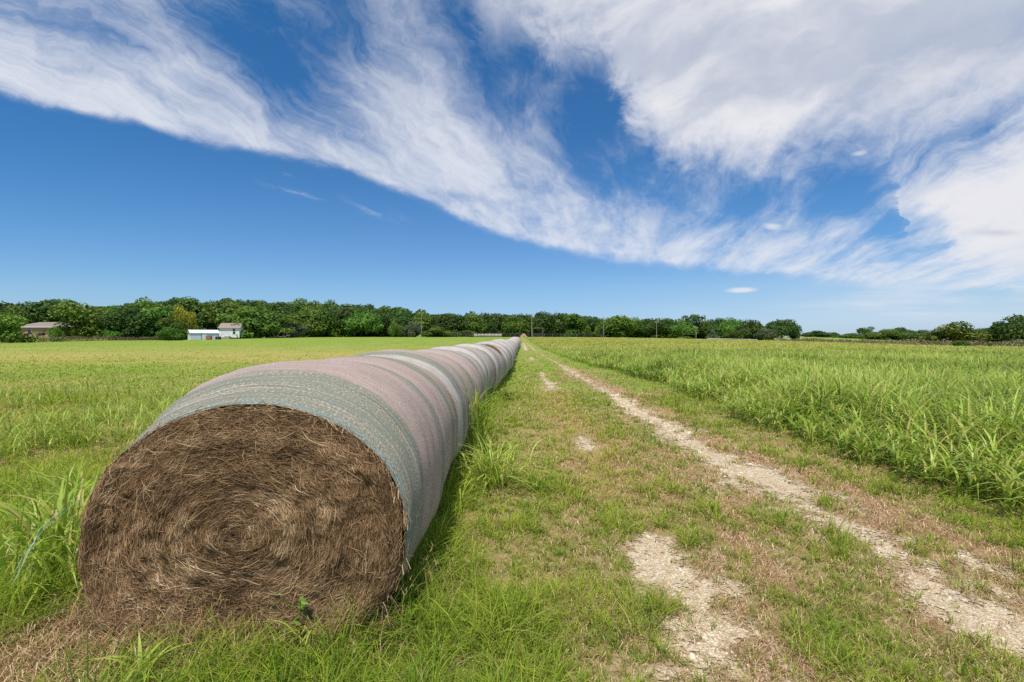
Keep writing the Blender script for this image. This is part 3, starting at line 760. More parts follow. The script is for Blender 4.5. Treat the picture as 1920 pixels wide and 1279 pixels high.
def net_mesh(name, L, mat, parent, seed, front=False, nL=26, a=BALE_A, H=BALE_H, tuck=0.05, rnd=0.05):
    th = np.linspace(0, 2 * np.pi, NT_TH + 1)
    s = np.linspace(0, L, nL)
    TH, SS = np.meshgrid(th, s)
    fx_, fz = rim_shape(SS, L, front, rnd)
    X_, Z_ = section(TH, a, H - ZC, ZC, 2.3 if not front else NF + .42 * S(SS / (.42 * L)))
    k = 1 + 0.016 * (fbm(np.cos(TH) * 2.2 + 9, np.sin(TH) * 2.2 + SS * 2.0 + seed, seed, 3) - 0.5) * 2 + 0.006 * np.sin(SS * 30 + fbm(np.cos(TH) + 4, np.sin(TH) + 4, seed + 3, 2) * 9)
    X_ = X_ * fx_ * k; Z_ = (Z_ * k + ZC) * fz
    Z_ = np.maximum(Z_, 0.0)
    Y_ = SS + 0.02 * (fbm(np.cos(TH) * 3 + 7, np.sin(TH) * 3 + 7, seed + 8, 3) - 0.5) * (2.4 if front else .8)
    if front:
        Y_ = Y_ + front_lean(Z_) * np.clip(1 - SS / (L * .5), 0, 1)
    V = np.stack([X_, Y_, Z_], -1)
    if tuck > 0:      # the net turns in over both ends
        r0 = V[0].copy(); r1 = V[-1].copy()
        for r, sgn in ((r0, -1), (r1, 1)):
            r[:, 0] *= 1 - tuck; r[:, 2] = ZC + (r[:, 2] - ZC) * (1 - tuck); r[:, 1] += sgn * 0.03
        V = np.concatenate([r0[None], V, r1[None]]); SS = np.concatenate([SS[:1], SS, SS[-1:]]); TH = np.concatenate([TH[:1], TH, TH[-1:]])
    nr, nc = V.shape[:2]
    J = np.arange(nr * nc).reshape(nr, nc)
    q = np.stack([J[:-1, :-1], J[1:, :-1], J[1:, 1:], J[:-1, 1:]], -1).reshape(-1, 4)
    return mesh_np(name, V.reshape(-1, 3), [q], mat, parent, {'along': SS.ravel(), 'arc': (TH * 0.82).ravel()}, True)

def front_lean(z): return 0.16 * np.clip(z, 0, 2) / 1.25 - 0.06

def core_mesh(name, L, parent, a=BALE_A, H=BALE_H, rnd=0.05):
    """hay showing at both ends: two slightly bulged discs joined by the hidden core"""
    th = np.linspace(0, 2 * np.pi, 57)[:-1]
    rows = []
    prof = [(0.0, -0.035), (0.5, -0.03), (0.85, -0.02), (0.955, 0.0), (0.955, L), (0.85, L + .02), (0.5, L + .03), (0.0, L + .035)]
    X_, Z_ = section(th, a, H - ZC, ZC)
    for r, yv in prof:
        fx_, fz = rim_shape(np.full(len(th), np.clip(yv, 0, L)), L, False, rnd)
        rows.append(np.stack([X_ * r * fx_, np.full(len(th), yv), (Z_ * r + ZC) * fz + 0.002], -1))
    V = np.concatenate(rows); nr, nc = len(prof), len(th)
    J = np.arange(nr * nc).reshape(nr, nc); K = np.roll(J, -1, 1)
    q = np.stack([J[:-1], J[1:], K[1:], K[:-1]], -1).reshape(-1, 4)
    return mesh_np(name, V, [q], hay_m, parent, None, True)

# --- the front bale, with its torn and weathered hay face
FB = empty('round_hay_bale', (float(row_mid(ROW_START)), ROW_START, 0.0), R(-2.0))
tag(FB, 'front hay bale of the row, showing its brown weathered hay face', 'hay bale', 'round hay bales in the long row')
FB_L = 1.40
net_mesh('net_wrap', FB_L, net_front, FB, 3, True, 40, tuck=0.0)
th = np.linspace(0, 2 * np.pi, 181)[:-1]; rr = np.concatenate([np.linspace(0, 0.9, 46), np.linspace(0.92, 1.0, 9)])
TH, RR = np.meshgrid(th, rr)
fx0, fz0 = rim_shape(np.array([0.0]), FB_L, True)
OX, OZ = section(TH, BALE_A * float(fx0[0]) * 0.98, (BALE_H - ZC) * .985, ZC, NF)
def face_y(Xv, Zv, rho):
    """depth of the hay face (negative comes toward the viewer)"""
    cl = 0.05 * (fbm(Xv * 5 + 30, Zv * 5 + 30, 12, 4) - 0.5) + 0.03 * (fbm(Xv * 17 + 5, Zv * 17, 13, 3) - 0.5)
    ring = 0.005 * np.sin(rho * 26 + 22 * fbm(Xv * 1.6 + 11, Zv * 1.6 + 4, 15, 3)) + 0.045 * (fbm(Xv * 7 + 3, Zv * 2.4 + 9, 18, 3) - .5) * (rho > .4)
    y_ = ring + front_lean(Zv) - 0.075 * (1 - rho ** 2.5) - 0.05 * np.exp(-((rho - .93) / .07) ** 2) * (Zv < 0.9) + cl * np.clip((1.06 - rho) * 5, 0.15, 1)
    y_ = y_ + 0.018 * np.exp(-((rho - 0.95) / 0.06) ** 2) * S((Zv - 0.8) / 0.4)         # hollow under the net edge at the top
    return y_ - 0.10 * np.clip(1 - Zv / 0.35, 0, 1) ** 1.5
FXv = OX * RR; FZv = (OZ * RR + ZC) * float(fz0[0])
FZv = np.maximum(FZv, 0.005)
FYv = face_y(FXv, FZv, RR)
V = np.stack([FXv, FYv, FZv], -1); nr, nc = V.shape[:2]
J = np.arange(nr * nc).reshape(nr, nc); K = np.roll(J, -1, 1)
q = np.stack([J[:-1], K[:-1], K[1:], J[1:]], -1).reshape(-1, 4)
face = mesh_np('hay_face', V.reshape(-1, 3), [q], hay_m, FB, None, True)

def norm_rho(Xv, Zv):
    zz = Zv / float(fz0[0]) - ZC
    n = np.where(zz >= 0, NF, 2.9); b = np.where(zz >= 0, BALE_H - ZC, ZC)
    return (np.abs(Xv / (BALE_A * float(fx0[0]))) ** n + np.abs(zz / b) ** n) ** (1 / n)

def strands(n, lmin, lmax, wmin, wmax, jit, lift, tlo, thi, ns=4, stray=0.15):
    """hay stems wound round the centre of the face, as bent ribbons"""
    r = np.sqrt(RNG.random(n)) * 1.0; a = RNG.uniform(0, 2 * np.pi, n)
    ox, oz = section(a, BALE_A * .975, BALE_H - ZC, ZC, NF)
    px = ox * r; pz = (oz * r + ZC) * float(fz0[0])
    # tangent of the outline, from neighbouring angles
    ox2, oz2 = section(a + 0.02, BALE_A * .975, BALE_H - ZC, ZC, NF)
    ta = np.arctan2((oz2 - oz) * float(fz0[0]), ox2 - ox) + np.where(RNG.random(n) < .5, np.pi, 0)
    # stems sag and hang toward the bottom on the flanks
    ta = ta + RNG.normal(0, jit, n) * (0.55 + 0.6 * (r > .5))
    wild = RNG.random(n) < stray; ta = np.where(wild, RNG.uniform(0, 6.28, n), ta)
    L = np.exp(RNG.uniform(np.log(lmin), np.log(lmax), n))
    curv = RNG.normal(0, 3.0, n)
    t = np.linspace(-.5, .5, ns + 1)[None]
    ang = ta[:, None] + curv[:, None] * L[:, None] * t
    ds = L[:, None] / ns
    cx = px[:, None] + np.cumsum(np.cos(ang) * ds, 1) - np.cos(ang[:, :1]) * ds * ns / 2
    cz = pz[:, None] + np.cumsum(np.sin(ang) * ds, 1) - np.sin(ang[:, :1]) * ds * ns / 2
    cz = np.maximum(cz, 0.01)
    rho = norm_rho(cx, cz)
    fy = face_y(cx, cz, np.minimum(rho, 1.02))
    bow = lift * RNG.random(n)[:, None] * (1 - (2 * t) ** 2 * RNG.uniform(-.6, 1, n)[:, None]) + 0.006 * RNG.random(n)[:, None]
    cy = fy - bow - 0.004
    w = RNG.uniform(wmin, wmax, n)[:, None] * .5 * np.clip(1.15 - (2 * np.abs(t)) ** 3, .2, 1)
    nx_, nz_ = -np.sin(ang), np.cos(ang)
    tw = RNG.normal(0, .7, n)[:, None]
    V = np.stack([np.stack([cx + nx_ * w * np.cos(tw), cy + w * np.sin(tw), cz + nz_ * w * np.cos(tw)], -1),
                  np.stack([cx - nx_ * w * np.cos(tw), cy - w * np.sin(tw), cz - nz_ * w * np.cos(tw)], -1)], 2).reshape(-1, 3)
    k = np.arange(ns) * 2
    q = (np.stack([k, k + 1, k + 3, k + 2], -1)[None] + (np.arange(n) * 2 * (ns + 1))[:, None, None]).reshape(-1, 4)
    pn = fbm(px * 4 + 3, pz * 4 + 8, 29, 4)
    tint = np.clip(RNG.uniform(tlo, thi, n) + 0.60 * (pn - 0.5) + 0.25 * (fbm(px * 14, pz * 14, 31, 2) - .5) + .09 * np.sin(r * 27 + 9 * fbm(px * 2, pz * 2, 37, 3)) + .10 * np.exp(-(r / .28) ** 2) - .02, 0, 1)
    ok = ((rho < 0.985 + 0.035 * (RNG.random(n)[:, None] < .12)).all(1))
    q = q.reshape(n, ns, 4)[ok].reshape(-1, 4)
    return V, q, np.repeat(tint, 2 * (ns + 1)), np.repeat(ok.astype(float), 2 * (ns + 1))
parts = [strands(84000, .03, .11, .0014, .0032, .26, .012, .10, .66, 4, .07),
         strands(60000, .03, .11, .0012, .0027, .36, .020, .22, .86, 4, .12),
         strands(600, .07, .20, .0014, .0026, .5, .05, .4, .95, 6, .25)]
sv_, sq_, st2, _d = join(parts)
mesh_np('hay_stems', sv_, [sq_], strand_m, FB, {'tint': st2})
# hay slumped out at the foot of the face
def heap(n):
    x = RNG.normal(-0.08, 0.42, n); x = np.clip(x, -0.86, .8)
    yv = -np.abs(RNG.normal(0.02, 0.11, n)) - 0.02
    z = 0.02 + np.maximum(0, 0.20 + 0.1 * RNG.random(n) + yv * 1.1) * RNG.random(n)
    az = RNG.uniform(0, 6.28, n); L = RNG.uniform(.05, .2, n)
    return blades(x, yv, L, RNG.uniform(.0022, .0044, n), RNG.uniform(.7, 1.5, n), az, 3, RNG.uniform(.15, .9, n), np.zeros(n), az + 1.57 + RNG.normal(0, .5, n), z, .9)
hv, hq, ht, _d = heap(5200)
mesh_np('fallen_hay', hv, [hq], strand_m, FB, {'tint': ht})
# ragged stems sticking out over the edge of the net
n = 900
a = RNG.uniform(-.35, 3.5, n)
xx, zz = section(a, BALE_A * float(fx0[0]), BALE_H - ZC, ZC, NF)
zc_ = (zz + ZC) * float(fz0[0])
outx, outz = np.cos(a), np.sin(a)
L = np.exp(RNG.uniform(np.log(.02), np.log(.08), n)); t = np.linspace(0, 1, 4)[None]
tan = RNG.normal(0, 1.0, n); fwd = RNG.normal(-.15, .45, n); out = RNG.uniform(-.2, .35, n)
dx, dz, dy = outx * out - outz * tan, outz * out + outx * tan, fwd
nn = np.sqrt(dx ** 2 + dy ** 2 + dz ** 2); dx, dy, dz = dx / nn, dy / nn, dz / nn
y0 = front_lean(zc_) + RNG.normal(.0, .022, n)
cx = (xx * RNG.uniform(.97, 1.005, n))[:, None] + dx[:, None] * L[:, None] * t; cy = y0[:, None] + dy[:, None] * L[:, None] * t
cz = (zc_ * RNG.uniform(.985, 1.008, n))[:, None] + dz[:, None] * L[:, None] * t - .10 * L[:, None] * t ** 2
w_ = RNG.uniform(.0009, .0019, n)[:, None]; wz = RNG.uniform(-.7, .7, (n, 1))
V_ = np.stack([np.stack([cx + w_, cy, cz + w_ * wz], -1), np.stack([cx - w_, cy, cz - w_ * wz], -1)], 2).reshape(-1, 3)
k = np.arange(3) * 2
q_ = (np.stack([k, k + 1, k + 3, k + 2], -1)[None] + (np.arange(n) * 8)[:, None, None]).reshape(-1, 4)
mesh_np('rim_stems', V_, [q_], strand_m, FB, {'tint': np.repeat(RNG.uniform(.25, .95, n), 8)})
# loose threads of the blue-green net: a fringe along the rim and a torn tail on the left
thread_m = flat_mat('net_thread', (0.40, 0.50, 0.49), 0.5, 0.3, 30)
def rim_threads(n):
    mb = MB()
    for i in range(n):
        a0 = RNG.uniform(-0.25, 3.1); da = RNG.uniform(.15, .7); s0 = abs(RNG.normal(0, .07)) + 0.004
        pts = []
        for t in np.linspace(0, 1, 9):
            a = np.array([a0 + da * t])
            xx, zz = section(a, BALE_A * float(fx0[0]) * 1.004, BALE_H - ZC, ZC, NF)
            z_ = (zz[0] + ZC) * float(fz0[0]); off = 0.008 * math.sin(t * 9 + i)
            pts.append((xx[0] * (1 + .004 * RNG.random()), s0 + off + float(front_lean(np.array([z_]))[0]), z_ + 0.006 + 0.006 * RNG.random()))
        mb.tube(pts, 0.0012, 3)
    return mb
rim_threads(46).build('net_threads', thread_m, FB)
mb = MB()
for i in range(3):
    p = np.array([-0.91 - RNG.uniform(0, .03), -0.02 + RNG.uniform(-.06, .10), 0.62 + RNG.uniform(-.1, .12)])
    pts = [p.copy()]
    dr = np.array([RNG.normal(-.02, .02), RNG.normal(-.01, .02), RNG.normal(-.05, .02)])
    for k in range(6):
        dr = dr * .85 + np.array([RNG.normal(0, .014), RNG.normal(0, .014), -.016])
        p = p + dr * .8; p[2] = max(p[2], .03); pts.append(p.copy())
    mb.tube(pts, 0.0011, 3)
mb.build('torn_net', flat_mat('torn_net_thread', (0.40, 0.55, 0.57), 0.5, 0.25, 30), FB)

# --- the rest of the row
labels = {
 1: 'second hay bale from the front, its net pinkish with dull teal edges',
 2: 'third hay bale from the front, net striped white, teal and pink',
 3: 'fourth hay bale from the front, net with a faded salmon band',
 4: 'fifth hay bale from the front, behind the tall weed clump',
 5: 'sixth hay bale from the front, greyer net with rounded shoulder',
 6: 'seventh hay bale from the front, grey net, just before the sagging gap',
 7: 'eighth hay bale from the front, grey-brown net with pale edge',
 8: 'ninth hay bale from the front, bordering the dark open gap',
 9: 'tenth hay bale from the front, just beyond the dark open gap',
 10: 'torn bale past the dark gap with brown hay showing on top',
}
mats = {1: net_b, 2: net_c, 3: net_f, 4: net_b, 5: net_d, 6: net_e, 7: net_d, 8: net_e, 9: net_d, 10: net_e}
protos = []
yv = ROW_START + FB_L + 0.015
idx = 1
while yv < ROW_END:
    L = 1.36 if idx < 11 else 1.40
    xm = float(row_mid(yv + L / 2)) + float(RNG.normal(0, .012 if idx < 4 else .04)); sl = math.atan(float(row_mid(yv + L) - row_mid(yv)) / L)
    z = tz(xm, yv + L / 2) - 0.02
    if idx in labels:
        e = empty('round_hay_bale', (xm, yv, z), -sl + RNG.normal(0, .012 if idx < 4 else .03))
        rnd = 0.11 if idx < 3 else 0.17
        net_mesh('net_wrap', L, mats[idx], e, idx * 7 + 5, rnd=rnd)
        core_mesh('hay_core', L, e, rnd=rnd)
        tag(e, labels[idx], 'hay bale', 'round hay bales in the long row')
        if idx == 10:
            n = 700
            a = RNG.normal(.95, .22, n); s_ = np.clip(RNG.normal(.35, .16, n), .02, 1.2)
            xx, zz = section(a, BALE_A, BALE_H - ZC, ZC)
            az = RNG.uniform(0, 6.28, n)
            vv, qq, t_, _d = blades(xx, s_, RNG.uniform(.05, .13, n), RNG.uniform(.010, .02, n), RNG.uniform(.5, 1.3, n), az, 2, RNG.uniform(.2, .8, n), np.zeros(n), az + 1.57, zz + ZC - .01, .7)
            mesh_np('torn_hay_tuft', vv, [qq], strand_m, e, {'tint': t_})
            e.children[-1]['kind'] = 'stuff'
        if idx in (5, 6, 7, 8): protos.append(e)
    else:
        e = copy_tree(protos[idx % 4])
        e.location = (xm, yv, z); e.rotation_euler = (0, 0, -sl + float(RNG.normal(0, .035)))
        e['label'] = 'weathered grey netted hay bale far along the row, one of many alike'
    if idx >= 1:
        k = {1: .995, 2: 1.0, 3: .975, 4: 1.0, 5: .965, 6: 1.0, 7: .975, 8: 1.005, 9: .94, 10: .985, 11: .95}.get(idx, 1 + float(RNG.normal(0, .032)))
        e.scale = (k, 1, k * (1 + float(RNG.normal(0, .012)))) if idx != 9 else (0.97, 1, 0.965)
    yv += L + (0.02 if idx < 3 else float(RNG.uniform(.03, .14)))
    if idx == 8: yv += 0.14
    idx += 1

# --- the second, short row far off at the edge of the wood, seen from its side
d = 186.0
xa, xb = at(889, d), at(941, d)
nb = 8
for i in range(nb):
    e = copy_tree(protos[i % 4])
    xx = xa + (xb - xa) * i / nb
    e.location = (xx, d + float(RNG.normal(0, .1)), tz(xx, d) - .05); e.rotation_euler = (0, 0, -R(90))
    e.scale = (0.85, (xb - xa) / nb / 1.42, 0.85)
    e['label'] = 'small distant hay bale in the short row along the foot of the wood'
    e['group'] = 'hay bales in the short distant row'

# ------------------------------------------------------------------ weeds standing by themselves
def clump(name, label, x, y, n, hgt, spread, wsc, leaf_len, tint_shift=0.0, droop=1.0, stalks=0, cat='grass clump'):
    e = empty(name, (x, y, tz(x, y)))
    tag(e, label, cat)
    r = np.abs(RNG.normal(0, spread, n)); a = RNG.uniform(0, 6.28, n)
    px, py = r * np.cos(a), r * np.sin(a)
    hh = leaf_len * RNG.uniform(.5, 1.1, n)
    az = a + RNG.normal(0, .6, n)
    z0 = np.maximum(0, RNG.uniform(-.15, .7, n) * hgt * (1 - leaf_len / (hgt + .01) * .55))
    bend = np.clip(RNG.normal(.75, .3, n) * droop, .1, 1.5)
    tint = np.clip(RNG.normal(.5 + tint_shift, .16, n), 0, 1)
    dry = np.where(RNG.random(n) < .08, .8, RNG.random(n) * .12)
    V_, Q_, T_, D_ = blades(px, py, hh, RNG.uniform(.012, .022, n) * wsc, bend, az, 6, tint, dry, None, z0, .62)
    mesh_np('leaves', V_, [Q_], crop_m, e, {'tint': T_, 'dry': D_})
    ns = max(6, n // 7)
    px, py = RNG.normal(0, spread * .6, ns), RNG.normal(0, spread * .6, ns)
    V_, Q_, T_, D_ = blades(px, py, hgt * RNG.uniform(.6, 1.0, ns), np.full(ns, .008 * wsc), RNG.uniform(.02, .3, ns), RNG.uniform(0, 6.28, ns), 4, np.full(ns, .35), RNG.random(ns) * .5, RNG.uniform(0, 6.28, ns), np.zeros(ns), .2)
    mesh_np('stems', V_, [Q_], crop_m, e, {'tint': T_, 'dry': D_})
    return e
clump('tall_weed_grass', 'tall dark green grass clump leaning against the bales beside the track', -0.46, 6.7, 170, 1.3, .17, 1.2, .60, -.05)
clump('tall_weed_grass', 'bright green arching grass clump spilling onto the track side of the bales', -0.22, 5.55, 190, .58, .24, 1.05, .50, .2, 1.2)
clump('tall_weed_grass', 'broad-leaved tall grass clump left of the front bale', -2.98, 3.35, 190, .86, .26, 1.25, .55, .05, 1.0)
clump('tall_weed_grass', 'lower strappy grass clump at the far left edge beside the field', -3.55, 4.2, 130, .70, .25, 1.1, .45, .05, 1.0)
clump('tall_weed_grass', 'fine-bladed tall grass tuft touching the left flank of the front bale', -2.62, 3.55, 170, .62, .20, .6, .50, .15, .8)
clump('tall_weed_grass', 'fine upright grass tuft in front of the broad-leaved clump at the left edge', -2.85, 2.95, 120, .42, .20, .55, .36, .1, .8)
clump('tall_weed_grass', 'loose yellow-green grass tuft farther up the left flank of the bales', -2.95, 5.2, 170, .60, .32, .7, .48, .25, .9)
clump('tall_weed_grass', 'small strappy green tuft growing at the foot of the hay face', -1.02, 2.62, 26, .28, .05, 1.0, .30, .2, .9)
clump('tall_weed_grass', 'low curling green tuft in the bottom left foreground straw', -1.72, 2.36, 14, .16, .04, 1.2, .24, .25, 1.3)
clump('tall_weed_grass', 'dark low leafy clump at the foot of the farther bales', -0.16, 13.2, 90, .38, .16, 1.6, .32, -.25, 1.1)

def seed_stalks(label, x, y, n, h, spread):
    e = empty('seeding_grass', (x, y, tz(x, y))); tag(e, label, 'grass clump')
    px, py = RNG.normal(0, spread, n), RNG.normal(0, spread * .5, n)
    hh = h * RNG.uniform(.6, 1.1, n); az = RNG.uniform(0, 6.28, n); bend = RNG.uniform(.15, .75, n)
    V_, Q_, T_, D_ = blades(px, py, hh, np.full(n, .0032), bend, az, 5, RNG.uniform(.5, .9, n), RNG.uniform(.3, .9, n), RNG.uniform(0, 6.28, n), np.zeros(n), .45)
    mesh_np('stems', V_, [Q_], grass_m, e, {'tint': T_, 'dry': D_})
    tip = np.stack([px + np.cos(az) * bend * hh, py + np.sin(az) * bend * hh, hh * (1 - .45 * bend)], -1)
    k = 7
    tx = np.repeat(tip[:, 0], k) + RNG.normal(0, .006, n * k); ty = np.repeat(tip[:, 1], k) + RNG.normal(0, .006, n * k); tzz = np.repeat(tip[:, 2], k) - RNG.uniform(0, .06, n * k)
    V_, Q_, T_, D_ = blades(tx, ty, RNG.uniform(.015, .035, n * k), np.full(n * k, .005), RNG.uniform(.2, 1.2, n * k), np.repeat(az, k) + RNG.normal(0, .8, n * k), 1, np.full(n * k, .8), np.full(n * k, .95), None, tzz, .4)
    mesh_np('seed_heads', V_, [Q_], grass_m, e, {'tint': T_, 'dry': D_})
seed_stalks('thin seeding grass stalks in front of the lower right of the hay face', -0.72, 2.60, 34, .42, .12)
seed_stalks('thin dry seed stalks in front of the lower left of the hay face', -1.72, 2.48, 26, .38, .18)
seed_stalks('thin seeding grass beside the right flank of the front bale', -0.52, 3.0, 46, .40, .14)
seed_stalks('pale seeding grass in the bottom foreground below the front bale', -1.05, 2.36, 34, .32, .22)

# leafy broad weed at the foot of the hay face
e = empty('broadleaf_weed', (-1.16, 2.60, tz(-1.16, 2.6))); tag(e, 'small bright green broad-leaved weed climbing the foot of the hay face', 'weed')
mb = MB()
weed_m = leaf_mat('weed_leaf', [(0, (.10, .22, .025)), (1, (.22, .40, .06))], trans=.3)
lv = []; lq = []; lt = []
for s_ in range(2):
    a = RNG.uniform(0, 6.28); pts = [(0, 0, 0)]
    for k in range(1, 6): pts.append((math.cos(a) * .025 * k + RNG.normal(0, .008), math.sin(a) * .012 * k + RNG.normal(0, .008), .055 * k))
    mb.tube(pts, [.003 - .0004 * k for k in range(6)], 5)
    for k, p in enumerate(pts[1:]):
        for j in range(3):
            az = RNG.uniform(0, 6.28); ln = RNG.uniform(.03, .055); w = ln * .36; el = RNG.uniform(-.4, .5)
            d_ = np.array([math.cos(az) * math.cos(el), math.sin(az) * math.cos(el), math.sin(el)]); o_ = np.array([-math.sin(az), math.cos(az), RNG.normal(0, .3)])
            b = np.array(p); n0 = len(lv)
            lv += [b, b + d_ * ln * .4 + o_ * w, b + d_ * ln, b + d_ * ln * .4 - o_ * w]; lq.append([n0, n0 + 1, n0 + 2, n0 + 3]); lt += [RNG.random()] * 4
mesh_np('leaves', np.array(lv), [np.array(lq)], weed_m, e, {'tint': np.array(lt)})
mb.build('stems', weed_m, e)

# ------------------------------------------------------------------ trees
def crown_np(seed, nleaf, nlobe, leaf, shape='oak', r0=1.0):
    """leaf clumps spread through a crown about 2 units wide and 1.6 high, base at z=.15"""
    g = np.random.default_rng(seed)
    c = []
    for i in range(nlobe):
        a = g.uniform(0, 6.28)
        if shape in ('oak', 'park'):
            rr = math.sqrt(g.random()) * .72; zc = .34 + (1 - (rr / .85) ** 2) * g.uniform(.25, .80); rad = g.uniform(.24, .42)
        elif shape == 'tall':
            rr = math.sqrt(g.random()) * .60; zc = g.uniform(.35, 1.25); rad = g.uniform(.22, .38)
        elif shape == 'bush':
            rr = math.sqrt(g.random()) * .66; zc = .16 + (1 - (rr / .9) ** 2) * g.uniform(.1, .95); rad = g.uniform(.26, .42)
        elif shape == 'cone':
            zc = g.uniform(.1, 1.3); rr = (1.4 - zc) * .52 * math.sqrt(g.random()); rad = .14 + .22 * (1.4 - zc) / 1.4
        else:  # sparse
            rr = math.sqrt(g.random()) * .74; zc = g.uniform(.35, 1.3); rad = g.uniform(.14, .27)
        c.append((rr * math.cos(a), rr * math.sin(a), zc, rad, g.normal(0, .13)))
    if shape in ('oak', 'tall'):       # low skirt of branches reaching toward the ground
        for i in range(9):
            a = g.uniform(0, 6.28); rr = g.uniform(.35, .72)
            c.append((rr * math.cos(a), rr * math.sin(a), g.uniform(.12, .34), g.uniform(.20, .30), g.normal(-.05, .1)))
    c = np.array(c)
    k = g.choice(len(c), nleaf, p=c[:, 3] ** 2 / (c[:, 3] ** 2).sum())
    d = g.normal(0, 1, (nleaf, 3)); d[:, 2] = d[:, 2] * .8 + .25; d /= np.linalg.norm(d, axis=1)[:, None]
    rad = c[k, 3] * (1.06 - .5 * g.random(nleaf) ** 2.2) * (1 + .22 * (g.random(nleaf) - .5))
    p = c[k, :3] + d * rad[:, None] * np.array([1, 1, .82])
    p[:, 2] = np.maximum(p[:, 2], .02 + .08 * g.random(nleaf) if shape not in ('park', 'sparse') else .3 + .06 * g.random(nleaf))
    nrm = d + g.normal(0, .55, (nleaf, 3)); nrm[:, 2] += .25; nrm /= np.linalg.norm(nrm, axis=1)[:, None]
    u_ = np.cross(nrm, g.normal(0, 1, (nleaf, 3))); u_ /= np.linalg.norm(u_, axis=1)[:, None]; v_ = np.cross(nrm, u_)
    s = leaf * g.uniform(.55, 1.35, nleaf)[:, None]; s2 = s * g.uniform(.45, .9, nleaf)[:, None]
    V = np.stack([p - u_ * s, p - v_ * s2 + nrm * s * .2, p + u_ * s, p + v_ * s2 + nrm * s * .2], 1).reshape(-1, 3)
    Q = np.arange(nleaf * 4).reshape(-1, 4)
    tint = np.clip(.45 + c[k, 4] + g.normal(0, .16, nleaf), 0, 1)
    return V, Q, np.repeat(tint, 4)

def trunk_mb(seed, shape, low=False):
    g = np.random.default_rng(seed + 500); mb = MB()
    top = 1.0 if shape != 'bush' else .7
    pts = [(0, 0, -.06)]; x = y = 0
    for i in range(1, 6):
        x += g.normal(0, .025); y += g.normal(0, .025); pts.append((x, y, top * i / 5))
    mb.tube(pts, [.062, .05, .043, .034, .022, .008], 7)
    for j in range(6):
        i = g.integers(1, 4); p = np.array(pts[i]); a = g.uniform(0, 6.28); L = g.uniform(.35, .6)
        q = [p]
        for t in (.35, .7, 1.0):
            q.append(p + np.array([math.cos(a) * L * t, math.sin(a) * L * t, L * (.45 * t + .25 * t * t)]) + g.normal(0, .02, 3))
        mb.tube(q, [.026, .019, .012, .004], 5)
    return mb
def tree_leaf(name, lo, mid, hi): return leaf_mat(name, [(0, lo), (.5, mid), (1, hi)], trans=.26, rough=.6, posvar=(.05, .5))
M_dark = tree_leaf('oak_leaf_dark', (.034, .075, .014), (.072, .135, .022), (.145, .225, .042))
M_mid = tree_leaf('leaf_mid_green', (.050, .110, .014), (.12, .205, .024), (.235, .335, .050))
M_bright = tree_leaf('leaf_bright_green', (.062, .15, .015), (.14, .27, .028), (.25, .40, .055))
M_yellow = tree_leaf('leaf_yellow', (.20, .24, .02), (.36, .38, .03), (.54, .52, .06))
M_pale = tree_leaf('leaf_grey_green', (.075, .105, .045), (.13, .17, .075), (.22, .26, .13))
bark = flat_mat('bark', (.105, .085, .065), .95, .35, 9)
PROTO = {}
def proto(key, shape, mat, seed, nleaf=4200, nlobe=20, leaf=.050):
    V_, Q_, T_ = crown_np(seed, nleaf, nlobe, leaf, shape)
    hi = V_[:, 2].max(); wd = (np.percentile(V_[:, 0], 99) - np.percentile(V_[:, 0], 1))
    cr = mesh_np('crown', V_, [Q_], mat, None, {'tint': T_}, link=False)
    tb = trunk_mb(seed, shape).build('trunk', bark)
    COL.objects.unlink(tb)
    PROTO[key] = (cr, tb, hi, wd)
for i in range(3):
    proto(('oak', 'd', i), 'oak', M_dark, 10 + i, 8600, 26)
    proto(('oak', 'm', i), 'oak', M_mid, 20 + i, 8600, 26)
    proto(('oak', 'b', i), 'oak', M_bright, 30 + i, 8000, 24)
    proto(('tall', 'm', i), 'tall', M_mid, 40 + i, 8600, 26)
    proto(('bush', 'm', i), 'bush', M_mid, 50 + i, 5600, 18)
    proto(('bush', 'p', i), 'bush', M_pale, 60 + i, 5600, 18)
    proto(('sparse', 'd', i), 'sparse', M_dark, 70 + i, 3000, 26, .05)
proto(('tall', 'd', 0), 'tall', M_dark, 45); proto(('tall', 'd', 1), 'tall', M_dark, 46); proto(('tall', 'b', 0), 'tall', M_bright, 47); proto(('tall', 'b', 1), 'tall', M_bright, 48)
proto(('park', 'd', 0), 'park', M_dark, 91, 7600, 22); proto(('park', 'd', 1), 'park', M_dark, 92, 7600, 22); proto(('park', 'd', 2), 'park', M_mid, 93, 7600, 22)
proto(('oak', 'y', 0), 'oak', M_yellow, 80); proto(('cone', 'p', 0), 'cone', M_pale, 81, 2600, 22, .05); proto(('bush', 'b', 0), 'bush', M_bright, 82, 3000); proto(('bush', 'b', 1), 'bush', M_bright, 84, 3000)
proto(('bush', 'd', 0), 'bush', M_dark, 85, 3000, 18); proto(('bush', 'd', 1), 'bush', M_dark, 86, 3000, 18)
proto(('sparse', 'm', 0), 'sparse', M_mid, 88, 3000, 26, .05)
count = {}
TREE_RNG = np.random.default_rng(4)
